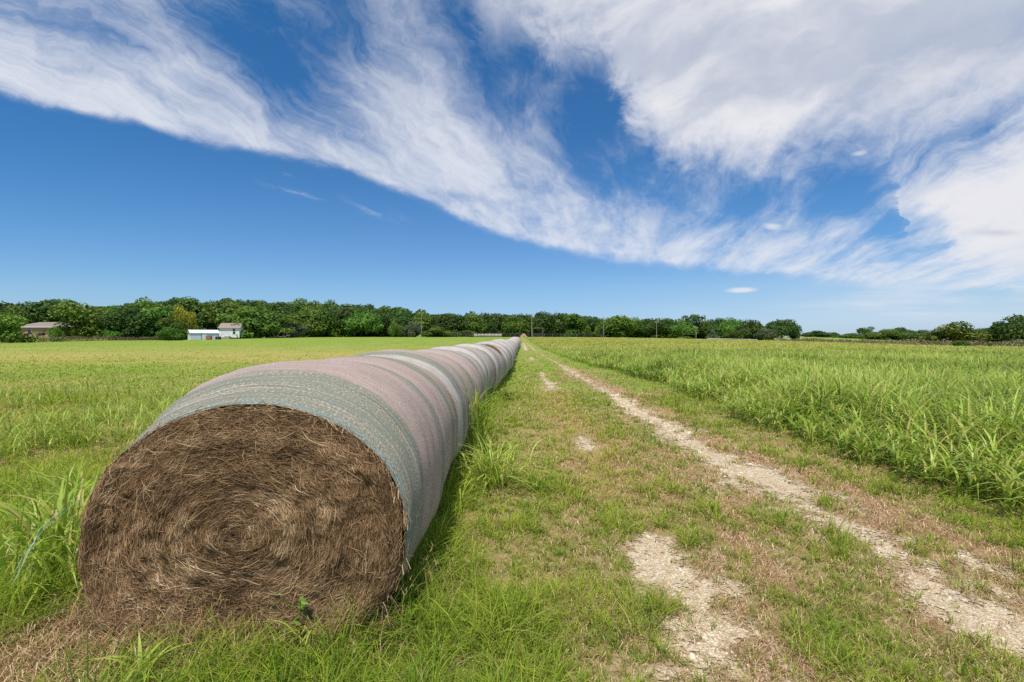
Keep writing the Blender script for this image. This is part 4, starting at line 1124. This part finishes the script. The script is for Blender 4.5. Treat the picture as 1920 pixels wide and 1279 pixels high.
def tree(shape, colr, px, top, d, wpx, label, group=None, name=None, cat=None):
    keys = [k for k in PROTO if k[0] == shape and k[1] == colr]
    c = count.get((shape, colr), 0); count[(shape, colr)] = c + 1
    cr, tb, hi, wd = PROTO[keys[c % len(keys)]]
    x = at(px, d); zg = tz(x, d); h = max(1.0, z_at(top, d) - zg); w = wpx / F * d
    bushy = shape in ('bush', 'cone')
    e = empty(name or ('shrub' if bushy else 'tree'), (x, d, zg - .05), float(TREE_RNG.uniform(0, 6.28)))
    e.scale = (w / wd, w / wd, h / hi)
    for src in (cr, tb):
        o = src.copy(); COL.objects.link(o); o.parent = e
    tag(e, label, cat or ('shrub' if bushy else 'tree'), group)
    return e
T = tree
G1 = 'trees around the farm buildings'; G2 = 'oaks along the edge of the wood'; G3 = 'trees along the pasture beyond the crop'; G4 = 'trees beyond the overgrown fence line'
# left: around the house and shed
T('tall','b', 20,586,118,80,'bright green tree at the left edge of the view beside the brick house',G1)
T('bush','m', 20,620,128,34,'low bush under the leftmost bright tree, left of the brick house',G1)
T('oak','d', 86,558,185,112,'large dark spreading oak rising behind the brick house',G1)
T('oak','d', 12,563,190,90,'dark oak at the left edge far behind the brick house',G1)
T('oak','m', 45,572,176,70,'mid green oak behind and left of the brick house roof',G1)
T('tall','b',156,564,137,90,'bright green tree just right of the brick house, three storeys high',G1)
T('bush','b',106,612,128,22,'small bright bush at the right corner of the brick house',G1)
T('oak','m',198,570,150,70,'mid green tree between the two brightest trees left of the shed',G1)
T('oak','d',238,569,138,86,'dark olive tree midway between the brick house and the white shed',G1)
T('bush','b',214,617,134,32,'low bright bush under the dark olive tree',G1)
T('oak','m',277,556,176,70,'tall round-topped tree breaking the skyline left of the yellow tree',G1)
T('tall','m',292,574,142,66,'mid green tree in front of the round-topped skyline tree',G1)
T('tall','m',322,594,140,52,'half-height green tree in front of the yellow tree, left of the shed',G1)
T('oak','y',338,570,145,50,'yellow-leaved tree standing behind the white shed',G1)
T('tall','d',312,586,148,60,'dark tree below the yellow tree',G1)
T('bush','m',322,612,131,44,'small low-branched tree at the field edge left of the white shed',G1)
T('tall','m',368,556,172,74,'tall green tree right of the yellow tree, behind the shed',G1)
T('bush','d',346,608,150,44,'black-green thicket pressed against the left gable of the shed',G1)
T('tall','d',392,580,166,60,'dark tree whose branches hang over the shed roof',G1)
T('tall','m',425,562,168,86,'broad green tree over the mobile home roof',G1)
T('oak','m',470,574,160,92,'big leafy green tree just right of the mobile home',G1)
T('bush','d',463,610,158,60,'dark low shrub by the right end of the mobile home',G1)
# wood edge, centre left
T('oak','m',500,570,178,70,'green oak at the wood edge above the grey scrub tree',G2)
T('sparse','m',522,588,162,72,'grey-green scrubby tree with bare dead limbs at the field edge',G2)
T('bush','p',548,600,166,44,'pale grey bush beside the scrubby tree with dead limbs',G2)
T('oak','m',570,576,186,74,'rounded oak behind and right of the pale grey bush',G2)
T('oak','m',604,578,184,70,'wide oak left of the dark gap in the wood edge',G2)
T('oak','d',640,574,190,76,'dark oak with a high domed crown in the wood edge',G2)
T('oak','m',676,577,188,70,'oak with low-hanging crown left of the twin shrubs',G2)
T('oak','d',712,582,194,64,'shadowy oak standing over the twin shrubs',G2)
T('bush','m',742,603,182,28,'left shrub of the twin shrubs at the wood edge',G2)
T('bush','p',774,602,182,34,'right shrub of the twin shrubs, next to the tall pole',G2)
T('oak','d',752,580,200,66,'oak crown rising behind the twin shrubs',G2)
T('oak','m',790,582,202,60,'oak crown directly behind the leftmost utility pole',G2)
T('bush','m',816,611,180,46,'round bush right of the leftmost utility pole',G2)
T('oak','d',826,586,204,58,'dark oak above the round bush by the pole',G2)
T('oak','d',856,588,204,54,'oak right of the round bush, its crown touching the ground',G2)
T('oak','m',886,587,206,52,'oak just above the left end of the short bale row',G2)
T('oak','d',912,584,208,54,'oak above the middle of the short bale row',G2)
T('oak','d',940,586,208,54,'oak above the right end of the short bale row',G2)
T('oak','m',966,588,206,50,'oak behind the far end of the long bale row',G2)
T('tall','d',988,586,212,40,'dark narrow tree just left of the gate pole',G2)
T('oak','d',1022,582,206,60,'dark oak behind the pipe gate',G2)
T('oak','d',1050,584,210,56,'very dark round oak right of the pipe gate',G2)
T('tall','m',1078,586,206,52,'greener tree right of the very dark oak',G2)
T('oak','d',1108,591,216,50,'dark oak in the recess left of the bright tree',G2)
# right of centre
T('oak','b',1156,590,186,62,'bright green round tree right of the parked dark trailer',G3)
T('oak','m',1192,594,196,48,'smaller green tree touching the bright round tree',G3)
T('park','d',1220,596,190,52,'park-like tree on a clear trunk, nearest the third pole',G3)
T('park','d',1248,595,196,46,'dark tree with a clear trunk between the third and fourth poles',G3)
T('park','d',1281,597,188,46,'low dark tree with a stout visible trunk',G3)
T('sparse','d',1302,588,198,36,'thin-topped taller tree with a dead crown in the pasture line',G3)
T('oak','m',1322,598,204,40,'mid green tree behind the conical shrub',G3)
T('cone','p',1337,616,168,24,'pale conical evergreen shrub by the white rail fence',G3)
T('oak','d',1348,594,196,50,'dark tree above the conical shrub',G3)
T('oak','m',1374,593,192,46,'round green tree above the middle of the white rail fence',G3)
T('oak','d',1408,597,176,50,'black-green tree at the right end of the white rail fence',G3)
T('bush','m',1372,618,174,34,'green bush just behind the white rail fence',G3)
T('bush','p',1436,614,170,36,'grey-green shrub right of the black-green tree',G3)
T('park','d',1466,597,182,56,'lone tall tree standing clear on the skyline right of the pasture line',G3)
T('bush','d',1488,614,186,22,'dark shrub at the right foot of the lone skyline tree',G3)
T('bush','m',1284,630,150,26,'low green bush at the edge of the crop left of the white fence',G3)
T('oak','d',1102,598,222,60,'distant tree filling the recess behind the bright tree',G3)
# right: beyond the fence
T('oak','d',1528,619,235,46,'leftmost small round tree of the distant row on the meadow slope',G4)
T('oak','d',1562,622,240,30,'tiny dark tree second in the distant row on the meadow slope',G4)
T('oak','d',1592,624,240,36,'low flat tree third in the distant row',G4)
T('tall','d',1623,611,225,26,'taller narrow tree standing above the distant row',G4)
T('oak','m',1662,616,200,62,'wide olive-green tree in the middle of the distant row',G4)
T('oak','d',1692,612,215,44,'dark tree peeping above the wide olive-green tree',G4)
T('oak','d',1728,617,220,46,'dark low tree left of the round bushy tree',G4)
T('oak','m',1604,627,220,70,'low hedge-like tree along the distant row',G4)
T('bush','m',1786,601,96,76,'large round bushy green tree just behind the overgrown fence',G4, name='tree', cat='tree')
T('oak','d',1842,613,140,64,'dark tree between the round bushy tree and the right-hand oak',G4)
T('oak','m',1830,628,120,60,'low green growth between the round bushy tree and the right-hand oak',G4)
T('oak','d',1876,600,94,54,'left of the two big oaks at the right edge of the view',G4)
T('oak','d',1914,587,90,86,'biggest oak at the right edge of the view, behind the fence',G4)
T('bush','m',1806,637,78,32,'bright bush growing through the overgrown fence right of the round tree',G4)
T('bush','m',1898,635,77,36,'bush growing through the overgrown fence under the right-hand oaks',G4)
T('bush','b',1856,640,78,22,'small bright shrub in the fence line between its two larger bushes',G4)

# the wood on the low hill behind: one continuous mass of crowns
pv, pq, pt = [], [], []; n0 = 0
g = np.random.default_rng(99)
lib = [crown_np(200 + i, 2600, 18, .075, 'oak') for i in range(6)]
sky_pts = [(-150,566),(0,566),(120,575),(200,572),(280,560),(360,557),(470,556),(560,559),(630,563),(700,571),(780,577),(860,583),(950,585),(1060,584),(1120,590),(1250,594),(1330,600),(1400,603),(1440,608),(1470,640)]
def skyline(px): return np.interp(px, [a for a, b in sky_pts], [b for a, b in sky_pts])
for row, d0 in enumerate((210, 218, 234, 254, 278, 304)):
    px = -330.0
    while px < 1425:
        d = d0 + g.uniform(-7, 7); step = g.uniform(26, 40)
        px += step
        x = at(px, d); zg = tz(x, d)
        top = z_at(skyline(np.clip(px, -150, 1470)) + g.uniform(-3, 6) + (4 - row) * 1.0, d)
        h = min(max(top - zg, 4.0), 15.0)
        if row == 0: h = g.uniform(3.5, 5.5)
        elif row < 4: h = min(h, g.uniform(9.5, 12.5))
        if row == 5 and px > 1050: continue
        V_, Q_, T_ = lib[g.integers(6)]
        w = (step + 22) / F * d / 2.1
        a = g.uniform(0, 6.28); V2 = V_.copy()
        V2[:, 0] = (V_[:, 0] * math.cos(a) - V_[:, 1] * math.sin(a)) * w + x; V2[:, 1] = (V_[:, 0] * math.sin(a) + V_[:, 1] * math.cos(a)) * w + d
        V2[:, 2] = V_[:, 2] * h / 1.5 + zg
        pv.append(V2); pq.append(Q_ + n0); pt.append(np.clip(T_ + g.normal(0, .22), 0, 1)); n0 += len(V2)
wood_m = leaf_mat('wood_canopy', [(0, (.036, .08, .014)), (.5, (.085, .155, .023)), (1, (.175, .265, .045))], trans=.22, rough=.6)
tag(mesh_np('woodland', np.concatenate(pv), [np.concatenate(pq)], wood_m, None, {'tint': np.concatenate(pt)}), 'dense dark green oak wood covering the low hill', 'wood', kind='stuff')

# ------------------------------------------------------------------ overgrown fences
def hedge(label, pts, h, w, n, lo, hi, seed):
    g = np.random.default_rng(seed)
    P_ = np.array(pts, float); seg = np.linalg.norm(np.diff(P_, axis=0), axis=1); cum = np.concatenate([[0], np.cumsum(seg)])
    e = empty('overgrown_fence', (P_[0, 0], P_[0, 1], 0)); tag(e, label, 'fence', 'overgrown field fences')
    t = g.random(n) * cum[-1]
    x = np.interp(t, cum, P_[:, 0]); y = np.interp(t, cum, P_[:, 1])
    hh = h * (.55 + .8 * fbm(t * .35, t * 0, seed, 3)); a = g.uniform(0, 3.14, n); r = np.sqrt(g.random(n))
    x = x + np.cos(a * 2) * r * w; y = y + np.sin(a * 2) * r * w
    z = terrain(x, y) + hh * g.random(n) ** .7 * np.sqrt(np.clip(1 - (r * .8) ** 2, 0, 1))
    p = np.stack([x, y, z], -1); nrm = g.normal(0, 1, (n, 3)); nrm /= np.linalg.norm(nrm, axis=1)[:, None]
    u_ = np.cross(nrm, g.normal(0, 1, (n, 3))); u_ /= np.linalg.norm(u_, axis=1)[:, None]; v_ = np.cross(nrm, u_)
    s = .13 * g.uniform(.5, 1.5, n)[:, None]
    V_ = np.stack([p - u_ * s, p - v_ * s * .5, p + u_ * s, p + v_ * s * .5], 1).reshape(-1, 3) - np.array([P_[0, 0], P_[0, 1], 0])
    tint = np.clip(fbm(t * .25, t * 0 + 5, seed + 3, 3) + g.normal(0, .2, n), 0, 1)
    mesh_np('brush', V_, [np.arange(n * 4).reshape(-1, 4)], leaf_mat('dry_brush', [(0, lo), (.6, hi), (1, (.10, .16, .03))], trans=.15), e, {'tint': np.repeat(tint, 4)})
    mb = MB(); k = int(cum[-1] / 6)
    for i in range(k + 1):
        tt = i * 6.0; px_, py_ = np.interp(tt, cum, P_[:, 0]), np.interp(tt, cum, P_[:, 1]); zz = tz(px_, py_)
        b = MB(); b.tube([(0, 0, -.2), (.02, 0, .6), (.0, .01, 1.25)], [.05, .05, .045], 7)
        o = b.build('post', bark, e, (px_ - P_[0, 0], py_ - P_[0, 1], zz))
hedge('overgrown fence of grey-brown brush along the far left edge of the mown field', [(at(-140,122), 122), (at(100,126), 126), (at(250,133), 133), (at(345,140), 140)], 1.25, .9, 9000, (.13, .10, .055), (.26, .22, .13), 71)
hedge('long overgrown fence of grey-brown brush on the right beyond the crop', [(79, 152), (77, 128), (74.5, 100), (73, 84), (72, 70), (71, 60)], 1.25, .8, 11000, (.15, .12, .06), (.30, .25, .15), 72)

# ------------------------------------------------------------------ buildings
white = flat_mat('white_siding', (.80, .80, .79), .6, .05, 2); metal = flat_mat('metal_roof', (.66, .72, .80), .4, .08, 2, metallic=.0)
shade_white = flat_mat('white_siding_shade', (.60, .66, .74), .6, .06, 2); brick = flat_mat('orange_brick', (.47, .26, .17), .85, .2, 6)
shingle = flat_mat('grey_brown_shingles', (.25, .205, .18), .9, .12, 4); shingle2 = flat_mat('brown_shingles', (.30, .235, .20), .9, .12, 4)
dark = flat_mat('dark_glass', (.03, .035, .045), .2, .2, 3, spec=.6); red = flat_mat('rusty_red', (.30, .15, .11), .7, .25, 5); trim = flat_mat('white_trim', (.75, .75, .73), .6, .05, 3)
brownw = flat_mat('brown_shutter', (.24, .12, .08), .8, .2, 5); black = flat_mat('black_metal', (.03, .03, .03), .6, .3, 5)

def gable_roof(mb, x0, x1, y0, y1, ze, zr, axis, ov=.3, t=.12):
    """pitched roof slabs; ridge along 'x' or 'y'"""
    if axis == 'x':
        ym = (y0 + y1) / 2; k = (zr - ze) / (ym - y0)
        for a, b in ((y0 - ov, ym), (y1 + ov, ym)):
            za = ze - ov * k
            mb.add([(x0-ov,a,za),(x1+ov,a,za),(x1+ov,b,zr),(x0-ov,b,zr),(x0-ov,a,za+t),(x1+ov,a,za+t),(x1+ov,b,zr+t),(x0-ov,b,zr+t)],
                   [(0,1,2,3),(4,5,6,7),(0,1,5,4),(1,2,6,5),(2,3,7,6),(3,0,4,7)])
    else:
        xm = (x0 + x1) / 2; k = (zr - ze) / (xm - x0)
        for a, b in ((x0 - ov, xm), (x1 + ov, xm)):
            za = ze - ov * k
            mb.add([(a,y0-ov,za),(a,y1+ov,za),(b,y1+ov,zr),(b,y0-ov,zr),(a,y0-ov,za+t),(a,y1+ov,za+t),(b,y1+ov,zr+t),(b,y0-ov,zr+t)],
                   [(0,1,2,3),(4,5,6,7),(0,1,5,4),(1,2,6,5),(2,3,7,6),(3,0,4,7)])
    return mb

# white shed with metal roof: gable end toward the left of the view, long wall toward the right
d = 138.0
sx0 = at(352, d)
e = empty('white_shed', (sx0, d, tz(sx0 + 4, d) - .05), R(-50))
tag(e, 'small white shed with pale metal roof and brown gable window', 'shed')
W_, Dp, ze, zr = 4.6, 6.6, 1.85, 2.65       # gable width (x), length (y)
w = MB(); w.box(0, W_, 0, Dp, 0, ze)
w.add([(0,0,ze),(W_,0,ze),(W_/2,0,zr),(0,Dp,ze),(W_,Dp,ze),(W_/2,Dp,zr)], [(0,1,2),(5,4,3),(0,2,5,3),(1,4,5,2)]); w.build('wall', white, e)
gable_roof(MB(), 0, W_, 0, Dp, ze, zr, 'y', .22, .09).build('roof', metal, e)
MB().box(1.55, 2.75, -.05, .0, 1.35, 1.95).build('window', brownw, e)
MB().box(W_, W_ + .06, .1, Dp - .1, .05, ze - .12).build('side_wall_shade', shade_white, e)  # shade of the long wall, painted as a blue-grey sheet over the white
dr = MB().box(W_ + .06, W_ + .11, 2.6, 3.7, .05, 1.9).build('door', trim, e); MB().box(W_ + .11, W_ + .15, 3.5, 3.56, .9, 1.05).build('handle', black, dr)
MB().box(W_ + .06, W_ + .10, 2.42, 2.52, .05, 1.93).build('door_frame', black, e)
b = MB(); b.box(0, 1.2, 0, .8, .12, 1.0).box(.05, 1.15, .05, .75, 1.0, 1.08).box(.1, .25, .1, .7, 0, .12).box(.95, 1.1, .1, .7, 0, .12)
x_ = at(386, 136.2); o = b.build('red_bin', red, None, (x_, 136.2, tz(x_, 136.2) - .02)); tag(o, 'rusty red bin standing against the wall of the white shed', 'bin')
for px_, lab in ((405, 'dark low junk barrel right of the white shed wall, the nearer to the shed door'), (411, 'dark low junk barrel nearest the mobile home steps')):
    b = MB(); b.tube([(0,0,0),(0,0,.05),(0,0,.4),(0,0,.45),(0,0,.8),(0,0,.84)], [.42,.40,.40,.43,.41,.36], 12)
    x_ = at(px_, 138.5); tag(b.build('barrel', black, None, (x_, 138.5, tz(x_, 138.5) - .02)), lab, 'barrel', 'barrels beside the white shed')

# mobile home
d = 150.0
x0 = at(411, d); x1 = at(447, d); zg = tz((x0 + x1) / 2, d)
e = empty('mobile_home', (x0, d, zg - .05), R(6)); tag(e, 'white mobile home with a brown shingle roof behind the shed', 'mobile home')
L_ = x1 - x0; ze, zr = 3.35, 4.65
MB().box(0, L_, 0, 4.2, .45, ze).build('wall', white, e)
g_ = MB(); g_.add([(0,0,ze),(0,4.2,ze),(0,2.1,zr-.05)], [(0,2,1)]); g_.add([(L_,0,ze),(L_,4.2,ze),(L_,2.1,zr-.05)], [(0,1,2)]); g_.build('gable', white, e)
gable_roof(MB(), 0, L_, 0, 4.2, ze, zr, 'x', .35, .1).build('roof', shingle2, e)
MB().box(.05, L_ - .05, .1, 4.1, 0, .45).build('skirting', black, e)
f = MB(); f.box(L_*.66, L_*.66+.9, -.06, 0, 1.35, 1.45).box(L_*.66, L_*.66+.9, -.06, 0, 3.0, 3.1).box(L_*.66, L_*.66+.1, -.06, 0, 1.45, 3.0).box(L_*.66+.8, L_*.66+.9, -.06, 0, 1.45, 3.0)
wd = f.build('window', trim, e); MB().box(L_*.66+.1, L_*.66+.8, -.03, .0, 1.45, 3.0).build('pane', dark, wd); MB().box(L_*.66+.1, L_*.66+.8, -.055, -.03, 2.2, 2.26).build('mullion', trim, wd)
st_ = MB()
for i in range(4): st_.box(1.0 + i * .3, 1.3 + i * .3, -1.3, -.08, 0, .18 * (i + 1))
st_.box(2.2, 3.3, -1.3, -.08, 0, .80); so = st_.build('steps', flat_mat('weathered_wood', (.34, .31, .28), .9, .2, 5), e)
hr = MB(); hr.tube([(1.05, -1.28, .2), (1.05, -1.28, 1.1), (2.2, -1.28, 1.75), (3.25, -1.28, 1.75), (3.25, -1.28, .8)], .035, 6); hr.build('handrail', black, so)

# brick house
d = 142.0
x0 = at(30, d); zg = tz(at(80, d), d); Lh = 12.6
e = empty('brick_house', (x0, d, zg - .05), 0); tag(e, 'low orange brick house with a grey-brown hip roof half hidden by trees', 'house')
MB().box(0, 8.7, 0, 7.5, 0, 2.7).build('wall', brick, e)
w = MB(); w.box(8.7, Lh, 2.2, 7.5, 0, 2.7); w.build('porch_wall', brick, e)
ov = .5; zr = 4.25; hx, hy = 3.2, 3.75
V8 = [(-ov,-ov,2.7),(Lh+ov,-ov,2.7),(Lh+ov,7.5+ov,2.7),(-ov,7.5+ov,2.7),(hx,hy,zr),(Lh-hx,hy,zr),(-ov,-ov,2.85),(Lh+ov,-ov,2.85),(Lh+ov,7.5+ov,2.85),(-ov,7.5+ov,2.85)]
m_ = MB(); m_.add(V8, [(3,2,1,0),(6,7,5,4),(7,8,5),(8,9,4,5),(9,6,4),(0,1,7,6),(1,2,8,7),(2,3,9,8),(3,0,6,9)]); m_.build('roof', shingle, e)
MB().box(-ov-.02, Lh+ov+.02, -ov-.05, -ov, 2.66, 2.86).build('fascia', trim, e)
for x_ in (8.85, 10.5, 12.3):
    MB().box(x_, x_ + .18, -.1, .08, 0, 2.68).build('porch_post', trim, e)
dd = MB().box(9.5, 10.4, 2.14, 2.2, 0, 2.1).build('door', trim, e); MB().box(10.2, 10.28, 2.08, 2.14, 1.0, 1.08).build('handle', black, dd)
wn = MB().box(11.0, 12.0, 2.12, 2.2, .8, 2.1).build('window', trim, e); MB().box(11.1, 11.9, 2.08, 2.12, .9, 2.0).build('pane', dark, wn)
wn = MB().box(3.2, 4.4, -.08, 0, .9, 2.1).build('window', trim, e); MB().box(3.3, 4.3, -.12, -.08, 1.0, 2.0).build('pane', dark, wn)
# cooker standing on the patio
e = empty('barbecue_cooker', (at(78, 139.5), 139.5, tz(at(78, 139.5), 139.5))); tag(e, 'black barbecue cooker in front of the brick house wall', 'barbecue')
MB().tube([(-.75,0,.8),(-.7,0,.8),(.7,0,.8),(.75,0,.8)], [.25,.42,.42,.25], 12).build('drum', black, e)
MB().tube([(.5,0,1.1),(.5,0,1.7)], .07, 8).build('chimney', black, e)
for a, b_ in ((-.55,-.25),(.55,-.25),(-.55,.25),(.55,.25)): MB().tube([(a,b_,0),(a,b_,.6)], .04, 6).build('leg', black, e)

# ------------------------------------------------------------------ poles, gate and things on the far side of the field
wood = flat_mat('weathered_pole', (.36, .31, .26), .9, .25, 6); steel = flat_mat('rusty_pipe', (.20, .17, .15), .7, .25, 6)
def pole(px, top, base_d, label, r=.09):
    x = at(px, base_d); zg = tz(x, base_d); h = z_at(top, base_d) - zg
    e = empty('utility_pole', (x, base_d, zg - .1)); tag(e, label, 'pole', 'utility poles along the wood')
    MB().tube([(0,0,0),(.02,0,h*.5),(0,.02,h)], [r, r*.85, r*.65], 9).build('shaft', wood, e)
    MB().box(-.7, .7, -r-.12, -r+.02, h-.75, h-.60).build('crossarm', wood, e)
    for s_ in (-.6, .6): MB().tube([(s_,-r-.05,h-.6),(s_,-r-.05,h-.5),(s_,-r-.05,h-.42)], [.03,.06,.035], 7).build('insulator', trim, e)
pole(790, 583, 178, 'leftmost utility pole, between the twin shrubs and the round bush')
pole(997, 586, 182, 'tallest-looking utility pole, beside the pipe gate at the end of the track', .13)
pole(1132, 592, 172, 'thin utility pole next to the dark trailer')
pole(1231, 600, 178, 'thin utility pole among the park-like trees')
pole(1305, 611, 178, 'shortest utility pole, below the thin-topped tree', .09)
d = 181.0; xg = at(997, d); x2 = at(1018, d); zg = tz(xg, d)
e = empty('pipe_gate', (xg + .35, d, zg - .1)); tag(e, 'tall pipe gateway with a top bar where the track meets the fence', 'gate')
wg = x2 - xg - .35; hb = z_at(615.5, d) - zg + .1
for s_ in (0, wg): MB().tube([(s_,0,0),(s_,0,hb)], .10, 8).build('gatepost', steel, e)
MB().tube([(-.1,0,hb),(wg*.5,0,hb+.03),(wg+.1,0,hb)], .09, 8).build('top_bar', steel, e)
gt_ = MB()
for z_ in (.35, .7, 1.05, 1.4): gt_.tube([(.25,0,z_),(wg-.25,0,z_)], .035, 6)
for s_ in (.25, wg*.5, wg-.25): gt_.tube([(s_,0,.3),(s_,0,1.45)], .035, 6)
gt_.build('gate_leaf', steel, e)
def wire_fence(label, a, b, n, h=1.3, mat=None, rails=4, rr_=.012, post=.06):
    e = empty('wire_fence' if rr_ < .03 else 'rail_fence', (a[0], a[1], 0)); tag(e, label, 'fence')
    m_ = MB(); P_ = []
    for i in range(n + 1):
        x = a[0] + (b[0]-a[0]) * i / n; y = a[1] + (b[1]-a[1]) * i / n; z = tz(x, y); P_.append((x - a[0], y - a[1], z))
        MB().tube([(0,0,-.2),(0,0,h)], [post, post*.9], 7).build('post', mat, e, P_[-1])
    for k in range(rails):
        m_.tube([(p[0], p[1] - post, p[2] + h * (k + 1) / (rails + .3)) for p in P_], rr_, 5)
    m_.build('wire' if rr_ < .03 else 'rail', mat, e)
wire_fence('wire field fence left of the pipe gate in front of the wood', (at(842,187.5), 187.5), (at(992,181.5), 181.5), 9, 1.35, steel, 4, .02)
wire_fence('wire field fence running right from the pipe gate', (at(1021,181), 181), (at(1110,186), 186), 6, 1.35, steel, 4, .02)
wire_fence('low white rail fence at the foot of the pasture trees', (at(1326,160), 160), (at(1420,156), 156), 8, .62, white, 2, .055, .06)
# earth mound left of the gate
g = np.random.default_rng(5); th = np.linspace(0, 2*np.pi, 25)[:-1]; V_ = []
for k, r in enumerate(np.linspace(0, 1, 8)): V_ += [(r*1.35*math.cos(t)*(1+.12*g.normal()), r*1.0*math.sin(t)*(1+.12*g.normal()), 1.25*(1-r**1.6)*(1+.12*g.normal())) for t in th]
J = np.arange(8*24).reshape(8,24); K = np.roll(J,-1,1); q = np.stack([J[:-1],J[1:],K[1:],K[:-1]],-1).reshape(-1,4)
x = at(982, 180); tag(mesh_np('dirt_mound', np.array(V_), [q], flat_mat('reddish_earth', (.42,.26,.16), .95, .3, 4), None, None, False, (x, 180, tz(x,180)-.05)), 'small reddish earth mound just left of the pipe gate', 'mound')
# grassy mound at the foot of the leftmost pole
x = at(791, 176.5); tag(mesh_np('grass_mound', np.array(V_)*np.array([1.6,1.2,.75]), [q], flat_mat('mound_grass', (.17,.22,.06), .95, .3, 3), None, None, True, (x, 176.5, tz(x,176.5)-.05)), 'low grassy mound at the foot of the leftmost utility pole', 'mound')
# dark flatbed trailer beside the second pole
x = at(1126, 170); e = empty('farm_trailer', (x, 170, tz(x,170)-.02), R(8)); tag(e, 'dark green farm trailer parked at the far side of the crop', 'trailer')
dg = flat_mat('dark_green_paint', (.035,.055,.045), .5, .2, 4)
b = MB(); b.box(-1.35,1.2,-.8,.8,.55,.66).box(-1.35,-1.27,-.8,.8,.66,1.25).box(-1.27,1.2,-.8,-.73,.66,1.0).box(-1.27,1.2,.73,.8,.66,1.0); b.build('bed', dg, e)
MB().tube([(1.2,-.4,.58),(2.1,0,.5),(2.3,0,.5)], .05, 6).build('drawbar', dg, e)
b = MB(); b.box(-1.0,.4,-.5,.5,.66,1.2).box(-.6,.1,-.4,.4,1.2,1.5); b.build('load', black, e)
for s_ in (-.86,.86):
    wv_ = MB().tube([(0,-.1,.33),(0,-.07,.33),(0,.07,.33),(0,.1,.33)], [.27,.33,.33,.27], 16).build('wheel', black, e, (0,s_,0)); MB().tube([(0,-.115,.33),(0,.115,.33)], .13, 10).build('rim', steel, wv_)
# small pale trough under the lone tree
x = at(1467, 172); e = empty('stock_trough', (x, 172, tz(x,172))); tag(e, 'small pale stock trough at the foot of the lone skyline tree', 'trough')
b = MB(); b.box(-2,2,-.6,-.5,.2,.95).box(-2,2,.5,.6,.2,.95).box(-2,-1.9,-.5,.5,.2,.95).box(1.9,2,-.5,.5,.2,.95).box(-1.9,1.9,-.5,.5,.2,.3); b.build('tank', metal, e)
for s_ in (-1.5,1.5): MB().box(s_-.1,s_+.1,-.55,.55,0,.2).build('foot', steel, e)
# dead branch at the base of the scrubby tree
x = at(528, 158); b = MB(); g = np.random.default_rng(8)
b.tube([(-5,0,.15),(-2,.3,.35),(1,0,.5),(3,-.2,1.0)], [.14,.13,.10,.04], 7)
for k in range(7):
    s_ = g.uniform(-4,2.5); b.tube([(s_,0,.35),(s_+g.normal(0,.7),g.normal(0,.4),1.0+g.random()),(s_+g.normal(0,1.2),g.normal(0,.6),1.5+g.random())], [.06,.04,.012], 5)
tag(b.build('fallen_branch', flat_mat('grey_deadwood', (.38,.34,.29), .9, .2, 6), None, (x,158,tz(x,158))), 'grey fallen branch lying at the foot of the scrubby tree', 'branch')
